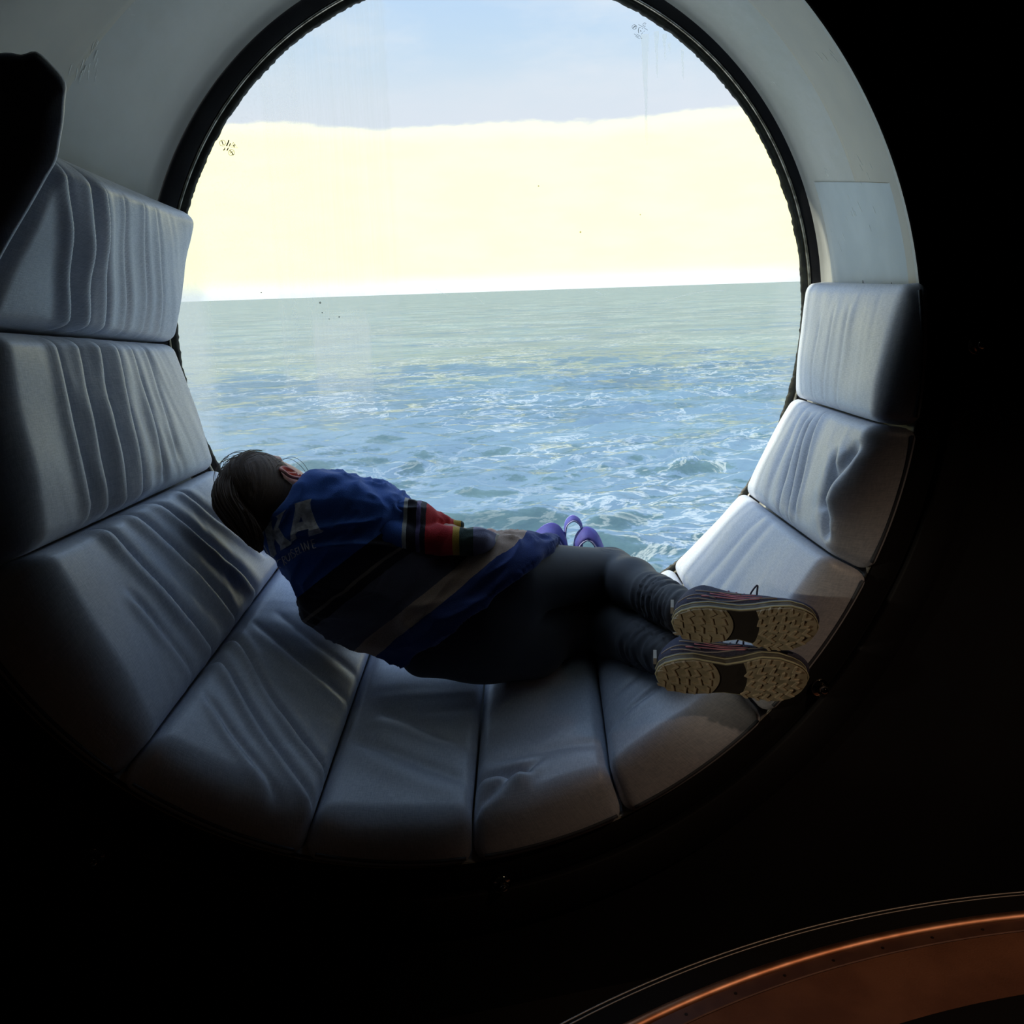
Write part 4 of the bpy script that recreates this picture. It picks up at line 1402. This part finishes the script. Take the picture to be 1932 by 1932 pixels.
# shoes --------------------------------------------------------------------------------
M['midsole'] = principled('dirty_pale_midsole', (.16, .16, .14), .7, noise=(40., (.10, .10, .09), 6.))
M['tread'] = principled('ochre_rubber_tread', (.46, .41, .30), .75, noise=(30., (.34, .30, .21), 6.), bump=(120., .3, .001))
M['lug'] = principled('ochre_rubber_lug', (.52, .46, .34), .7, noise=(30., (.40, .35, .25), 6.))
M['arch'] = principled('dark_arch_plate', (.035, .032, .030), .6)
M['upper'] = principled('navy_mesh_upper', (.035, .040, .085), .8, noise=(300., (.06, .065, .12), 2.), bump=(400., .4, .001))
M['lace'] = principled('pink_lace', (.70, .30, .42), .7)
M['rim'] = principled('pale_lime_rim', (.55, .55, .38), .7)
M['overlay'] = principled('pale_grey_overlay', (.40, .38, .40), .7)
M['tab'] = principled('pale_heel_tab', (.5, .48, .42), .8)
T_ = [0, .02, .06, .14, .25, .36, .46, .56, .68, .80, .89, .95, .985, 1.]
LAT = [0, .016, .027, .036, .040, .037, .035, .039, .047, .050, .043, .031, .016, 0]
MED = [0, .016, .027, .036, .040, .034, .029, .036, .048, .047, .037, .025, .012, 0]


def sole_outline(t_, side, W=1.):
    return np.interp(t_, T_, LAT if side > 0 else MED)*W


def make_shoe(heel, toe, latdir, ankle, flip):
    """latdir: unit-ish vector toward the image-upper edge; flip=+1 when that edge is the outer one"""
    heel = np.array(heel); toe = np.array(toe)
    Xd = nz_(toe-heel); L = np.linalg.norm(toe-heel)
    Yd = np.array(latdir); Yd = nz_(Yd-Xd*(Yd@Xd)); Nd = np.cross(Xd, Yd)          # out of the sole
    W = 1.10
    g = lambda t_, yv, n_: heel+Xd*(t_*L)+Yd*yv+Nd*n_
    edge = lambda t_, s: s*sole_outline(t_, s*flip, W)
    tsam = np.concatenate([np.linspace(0, .08, 9)[:-1], np.linspace(.08, .9, 36)[:-1], np.linspace(.9, 1, 12)])
    loop = [(t_, edge(t_, 1)) for t_ in tsam]+[(t_, edge(t_, -1)) for t_ in tsam[::-1][1:-1]]
    n = len(loop)
    root = None
    # midsole: stacked outline with grooves
    lev = [(0, .94), (.002, .985), (.008, 1.0), (.012, .985), (.015, 1.005), (.020, .99), (.024, 1.01), (.030, .98), (.034, .93)]
    V = []; F = []
    for (z, s) in lev:
        for (t_, yv) in loop:
            tc_ = .5+(t_-.5)*(1+(s-1)*.5)
            rk = .010*max(0, (t_-.82)/.18)**2+.004*max(0, (.1-t_)/.1)**2
            V.append(g(tc_, yv*s, -z-rk))
    for j in range(len(lev)-1):
        for i in range(n):
            k = (i+1) % n
            F.append((j*n+i, j*n+k, (j+1)*n+k, (j+1)*n+i))
    F.append(tuple(range(n))[::-1])
    sole = mesh_obj('midsole', V, F, M['midsole'], smooth=False)

    rim = [g(t_, yv*1.004, -.003-.010*max(0, (t_-.82)/.18)**2-.004*max(0, (.1-t_)/.1)**2) for t_, yv in loop]
    V2, F2 = tube_data(rim, .0022, 6, close=True)
    rim_o = mesh_obj('sole_rim', V2, F2, M['rim'])
    rim2 = [g(t_, yv*1.012, -.022-.010*max(0, (t_-.82)/.18)**2-.004*max(0, (.1-t_)/.1)**2) for t_, yv in loop]
    V2, F2 = tube_data(rim2, .0012, 6, close=True)
    rim_p = mesh_obj('sole_rim', V2, F2, M['rim'])

    def pad(name, ta, tb, cut, mt, th=.0045, ins=.0015):
        ts = np.linspace(ta, tb, 26)
        up_ = [(t_+cut(1., t_, 1), edge(t_, 1)-ins*np.sign(edge(t_, 1))) for t_ in ts]; 
        lo_ = [(t_+cut(1., t_, -1), edge(t_, -1)+ins) for t_ in ts]
        V = []; F = []
        for z in (.0, th):
            for (a, b), (c, d) in zip(up_, lo_):
                for f in np.linspace(0, 1, 11):
                    t2 = a+(c-a)*f
                    # curved end line
                    t2 += cut(abs(2*f-1), t2, 0)
                    V.append(g(t2, b+(d-b)*f, z-.010*max(0, (t2-.82)/.18)**2-.004*max(0, (.1-t2)/.1)**2))
        R = len(ts)
        idx = lambda l, i, f: l*R*11+i*11+f
        for i in range(R-1):
            for f in range(10):
                F.append((idx(1, i, f), idx(1, i+1, f), idx(1, i+1, f+1), idx(1, i, f+1)))
                F.append((idx(0, i, f), idx(0, i, f+1), idx(0, i+1, f+1), idx(0, i+1, f)))
            F.append((idx(0, i, 0), idx(0, i+1, 0), idx(1, i+1, 0), idx(1, i, 0)))
            F.append((idx(0, i+1, 10), idx(0, i, 10), idx(1, i, 10), idx(1, i+1, 10)))
        for f in range(10):
            F.append((idx(0, 0, f+1), idx(0, 0, f), idx(1, 0, f), idx(1, 0, f+1)))
            F.append((idx(0, R-1, f), idx(0, R-1, f+1), idx(1, R-1, f+1), idx(1, R-1, f)))
        return mesh_obj(name, V, F, mt, smooth=False)
    zero = lambda a, b, c: 0.
    heelcut = lambda e, t2, s: 0. if s else .055*(1-e*e)*np.clip((t2-.22)/.16, 0, 1)
    forecut = lambda e, t2, s: 0. if s else .030*(1-e*e)*np.clip((.72-t2)/.14, 0, 1)
    h_ = pad('heel_pad', .012, .37, heelcut, M['tread'])
    f_ = pad('forefoot_pad', .57, .988, forecut, M['tread'])
    ar = pad('arch_plate', .34, .62, zero, M['arch'], th=.0015)
    # chevron lugs
    lugs = []

    def lug_mesh(w_, l_, h0):
        # a bent bar with a swept-back point
        top = [(-l_*.10, w_*.5), (l_*.55, 0), (-l_*.10, -w_*.5), (-l_*.42, -w_*.42), (l_*.10, 0), (-l_*.42, w_*.42)]
        V = [(a, b, 0) for a, b in top]+[(a*.86, b*.86, h0) for a, b in top]
        F = [(6, 8, 7)] and [(11, 10, 7, 6), (10, 9, 8, 7)]
        F += [(i, (i+1) % 6, (i+1) % 6+6, i+6) for i in range(6)]
        return V, F
    V0, F0 = lug_mesh(.021, .020, .0040)
    F0 = [tuple(reversed(f)) for f in F0]
    me = bpy.data.meshes.new('lug'); me.from_pydata(V0, [], F0); me.update(); me.materials.append(M['lug'])
    bm = bmesh.new(); bm.from_mesh(me); bmesh.ops.recalc_face_normals(bm, faces=bm.faces); bm.to_mesh(me); bm.free()
    for row_, t_ in enumerate(np.concatenate([np.arange(.055, .36, .075), np.arange(.625, .97, .072)])):
        ymx = edge(t_, 1)-.010; ymn = edge(t_, -1)+.010
        cnt = max(2, int(round((ymx-ymn)/.0225))+1)
        for k in range(cnt):
            yv = ymn+(ymx-ymn)*k/(cnt-1)
            tt = t_+(.020 if row_ % 2 else 0)*((k % 2)-.5)-.03*abs(yv)/.05
            if t_ < .4 and tt > .37+.05*(1-(yv/.04)**2): continue
            rk = .010*max(0, (tt-.82)/.18)**2+.004*max(0, (.1-tt)/.1)**2
            o = bpy.data.objects.new('lug', me); COL.objects.link(o)
            R = Matrix((Xd, Yd, Nd)).transposed()
            ang = (-.55 if t_ < .4 else math.pi+.4)+random.uniform(-.25, .25)+(yv/.05)*.5
            o.matrix_world = Matrix.Translation(Vector(g(tt, yv, .0042-rk))) @ R.to_4x4() @ Matrix.Rotation(ang, 4, 'Z') @ Matrix.Diagonal((1., 1., random.uniform(.85, 1.1), 1.))
            lugs.append(o)
    # upper
    ank = np.array(ankle)
    shin = nz_(ank-g(.20, 0, -.05))

    def up_fn(P):
        d = ell(P, g(.80, .0, -.040), np.stack([Xd, Yd, Nd]), (.22*L, .046, .030))
        d = smin(d, ell(P, g(.55, .0, -.046), np.stack([Xd, Yd, Nd]), (.24*L, .040, .042)), .03)
        d = smin(d, cap(P, g(.62, 0, -.055), g(.34, 0, -.085), .026, .032), .03)
        d = smin(d, ell(P, g(.22, .0, -.050), np.stack([Xd, Yd, Nd]), (.20*L, .037, .050)), .03)
        d = smin(d, cap(P, g(.17, 0, -.050), g(.20, 0, -.100), .034, .036), .025)
        q = (P-heel)@Nd
        d = smax(d, q+.031, .003)                      # flat on the midsole
        d = smax(d, -q-.108-.10*(((P-heel)@Xd)/L-.2), .006)   # collar opening
        return d
    lo_, hi_ = np.min([g(0, -.05, -.16), g(1, .05, 0), g(0, .05, 0), g(1, -.05, -.16)], 0)-.03, np.max([g(0, -.05, -.16), g(1, .05, 0), g(0, .05, -.16), g(1, -.05, 0)], 0)+.03
    V, F = surface_nets(up_fn, lo_, hi_, .0042)
    up_m = fast_mesh('upper', V, F, M['upper'])
    bv_ = BVHTree.FromPolygons([tuple(v) for v in V], [tuple(f) for f in F])

    def surf(t_, yv, lift=.0025):
        # drop onto the upper from the instep side
        org = Vector(g(t_, yv, -.25)); hit = bv_.ray_cast(org, Vector(Nd))
        return np.array(hit[0])-Nd*lift if hit[0] is not None else g(t_, yv, -.06)
    lc = []
    for k in range(5):
        ta = .40+.055*k
        lc.append(tube_data(smoothline([surf(ta, .026), surf(ta+.02, .010, .004), surf(ta+.035, -.008, .004), surf(ta+.055, -.026)], 4), .0021, 6))
        lc.append(tube_data(smoothline([surf(ta, -.026), surf(ta+.02, -.010, .006), surf(ta+.035, .008, .006), surf(ta+.055, .026)], 4), .0021, 6))
    def flank(t_, z, sd):
        hit = bv_.ray_cast(Vector(g(t_, sd*.14, -z)), Vector(-Yd*sd))
        return np.array(hit[0])+Yd*sd*.0006 if hit[0] is not None else g(t_, sd*edge(t_, 1)*.9, -z)
    over = []
    for sd in (1, -1):
        ovs = {0: [], 1: []}
        for k, (z0, z1, ta, tb, w_) in enumerate([(.050, .044, .20, .60, .0014), (.060, .050, .26, .62, .0012), (.070, .056, .30, .58, .0012), (.044, .040, .10, .72, .0016), (.078, .064, .16, .48, .0018), (.055, .050, .04, .30, .0016)]):
            ps = [flank(ta+(tb-ta)*f, z0+(z1-z0)*f+.004*math.sin(f*5+k), sd) for f in np.linspace(0, 1, 9)]
            ovs[0 if k < 3 else 1].append(tube_data(ps, w_, 6))
        over += [mesh_obj('pink_overlay', *merge(ovs[0]), M['lace']), mesh_obj('grey_overlay', *merge(ovs[1]), M['overlay'])]
    V, F = merge(lc)
    lace = mesh_obj('lace', V, F, M['lace'])
    a_ = surf(.56, .010); b_ = surf(.60, .016)
    V, F = tube_data(smoothline([a_, a_-Nd*.006+Yd*.012, (a_+b_)/2+Yd*.030-Nd*.008+Xd*.006, b_+Yd*.012-Nd*.004, b_], 6), .0021, 6)
    lp = mesh_obj('lace_loop', V, F, M['upper'])
    V = [g(-.012, s*.008, -z) for s in (-1, 1) for z in (.052, .085)]+[g(.01, s*.008, -z) for s in (-1, 1) for z in (.052, .085)]
    tb = mesh_obj('heel_tab', V, [(0, 1, 3, 2), (4, 6, 7, 5), (0, 4, 5, 1), (2, 3, 7, 6), (0, 2, 6, 4), (1, 5, 7, 3)], M['tab'], smooth=False)
    root = up_m; root.name = 'shoe'; root.data.name = 'shoe'
    child(root, person)
    bpy.context.view_layer.update()
    for o in [sole, rim_o, rim_p, h_, f_, ar, lace, lp, tb]+over+lugs:
        mw = o.matrix_world.copy()
        o.parent = root
        o.matrix_parent_inverse = root.matrix_world.inverted() if False else Matrix.Identity(4)
        if o in lugs:
            o.matrix_basis = mw
    return root


UPD = np.array([.05, -.26, 1.])
sr = make_shoe(at(1268, 1176, -.715), at(1545, 1190, -.83), UPD, ANR, 1)
sl_ = make_shoe(at(1237, 1274, -.725), at(1527, 1284, -.835), UPD, ANL, -1)
sr['label'] = 'upper trainer, the shoe that shows the dark lace loop'
sl_['label'] = 'lower trainer, tucked beneath the other shoe'

# ------------------------------------------------------------------ blue backpack tucked against the glass behind the knees
M['bag'] = principled('violet_blue_bag_cloth', (.072, .088, .42), .7, noise=(40., (.065, .06, .34)), bump=(300., .3, .001))
M['bag_light'] = principled('pale_blue_piping', (.42, .45, .80), .6)
bagc = at(1075, 1075, -.062)
bag = empty('backpack', tuple(bagc+np.array([0, 0, -.14])))
tag(bag, 'violet-blue backpack with looped straps standing behind the bent knees', 'backpack')
W_, U0, F = roundbox(24, 10, 24, .20, .075, .20, .03)
P = bagc+np.array([-.10, -.0375, -.165])+W_*np.array([.20, .075, .20])
P[:, 1] += 0
child(mesh_obj('bag_body', P, F, M['bag']), bag)


def strap(px_pts, y, wd, th, mt, name, tilt=0.):
    C = smoothline([at(a, b, yy_) for a, b, yy_ in px_pts], 6)
    V = []; F = []
    nprof = 12
    for i in range(len(C)):
        t_ = nz_(C[min(i+1, len(C)-1)]-C[max(i-1, 0)])
        wv = np.array([.25, 1., tilt]); wv = nz_(wv-t_*(wv@t_)); nv = np.cross(t_, wv)
        for k in range(nprof):
            a = 2*math.pi*k/nprof
            V.append(C[i]+wv*wd/2*np.sign(math.cos(a))*abs(math.cos(a))**.5+nv*th/2*np.sign(math.sin(a))*abs(math.sin(a))**.7)
    for i in range(len(C)-1):
        for k in range(nprof): F.append((i*nprof+k, i*nprof+(k+1) % nprof, (i+1)*nprof+(k+1) % nprof, (i+1)*nprof+k))
    F.append(tuple(range(nprof))[::-1]); F.append(tuple((len(C)-1)*nprof+k for k in range(nprof)))
    o = child(mesh_obj(name, V, F, mt), bag)
    # piping along both long edges
    parts = []
    for s in (-1, 1):
        E_ = []
        for i in range(len(C)):
            t_ = nz_(C[min(i+1, len(C)-1)]-C[max(i-1, 0)])
            wv = np.array([.25, 1., tilt]); wv = nz_(wv-t_*(wv@t_)); E_.append(C[i]+wv*s*wd*.5)
        parts.append(tube_data(E_, .0022, 6))
    V, F = merge(parts)
    pz = mesh_obj('piping', V, F, M['bag_light'])
    pz.parent = o
    return o


strap([(995, 1040, -.085), (1015, 1018, -.08), (1035, 1003, -.075), (1050, 1003, -.070), (1062, 1020, -.066), (1068, 1045, -.064)], 0, .050, .017, M['bag'], 'shoulder_strap', .75)
strap([(1086, 1045, -.064), (1092, 1020, -.066), (1104, 1008, -.070), (1116, 1010, -.072), (1126, 1022, -.075), (1136, 1045, -.08)], 0, .048, .017, M['bag'], 'shoulder_strap', .75)
strap([(1066, 1045, -.045), (1066, 1010, -.045), (1069, 988, -.045), (1082, 978, -.045), (1095, 988, -.045), (1098, 1010, -.045), (1096, 1045, -.045)], 0, .024, .007, M['bag'], 'grab_handle', .5)

# ------------------------------------------------------------------ curved step with copper nosing, lower right
ZS = -1.30
pts3 = [CAM+((ZS-CAM[2])/ray(a, b)[2])*ray(a, b) for a, b in ((1060, 1932), (1500, 1757), (1932, 1683))]
(xa, ya), (xb, yb), (xc, yc) = [(q[0], q[1]) for q in pts3]
Dn = 2*(xa*(yb-yc)+xb*(yc-ya)+xc*(ya-yb))
ux = ((xa*xa+ya*ya)*(yb-yc)+(xb*xb+yb*yb)*(yc-ya)+(xc*xc+yc*yc)*(ya-yb))/Dn
uy = ((xa*xa+ya*ya)*(xc-xb)+(xb*xb+yb*yb)*(xa-xc)+(xc*xc+yc*yc)*(xb-xa))/Dn
RO = math.hypot(xa-ux, ya-uy)
step = empty('curved_step', (ux, uy, ZF)); tag(step, 'curved carpeted floor step edged with a copper rail, at the lower right', 'step')


def arc(profile, mt, name, smooth=True, a0=20., a1=160., n=120):
    """profile of (inset from outer edge, height above ZS)"""
    ang = np.radians(np.linspace(a0, a1, n)); m_ = len(profile); V = []; F = []
    for a in ang:
        for (r_, z) in profile:
            V.append((ux+(RO-r_)*math.cos(a), uy+(RO-r_)*math.sin(a), ZS+z))
    for i in range(n-1):
        for j in range(m_-1):
            F.append((i*m_+j, (i+1)*m_+j, (i+1)*m_+j+1, i*m_+j+1))
    return child(mesh_obj(name, V, F, mt, smooth=smooth), step)


def halfround(c_, r_, z0=0., n=8):
    return [(c_-r_*math.cos(math.pi*k/n), z0+r_*math.sin(math.pi*k/n)) for k in range(n+1)]


arc([(0., ZF-ZS), (0., 0.), (.075, .0)], M['black'], 'riser', False)
arc(halfround(.0, .0022, .0), M['greyline'], 'edge_bead')
arc(halfround(.010, .0018, .0), M['greyline'], 'edge_bead')
arc(halfround(.083, .0140, -.001), M['copper'], 'copper_rail')
arc([(.096, -.002), (.096, .004), (.128, .004), (.130, .002)], M['strip'], 'fixing_strip', False)
arc([(.130, .001), (.30, .001)], M['carpet'], 'carpet', False)
arc([(.30, .0012), (.302, .004), (.60, .004), (1.2, .004)], M['carpet_dark'], 'carpet_border', False)
sv = []
for k in range(40):
    a = math.radians(30+k*3.1)
    c_ = np.array([ux+(RO-.112)*math.cos(a), uy+(RO-.112)*math.sin(a), ZS+.004])
    ring_ = [tuple(c_+np.array([.0035*math.cos(q), .0035*math.sin(q), 0])) for q in np.linspace(0, 6.28, 8, endpoint=False)]
    V = ring_+[(a_, b_, z_+.0012) for a_, b_, z_ in ring_]
    F = [tuple(range(8, 16))]+[(q, (q+1) % 8, (q+1) % 8+8, q+8) for q in range(8)]
    child(mesh_obj('screw', V, F, M['screw'], smooth=False), step)
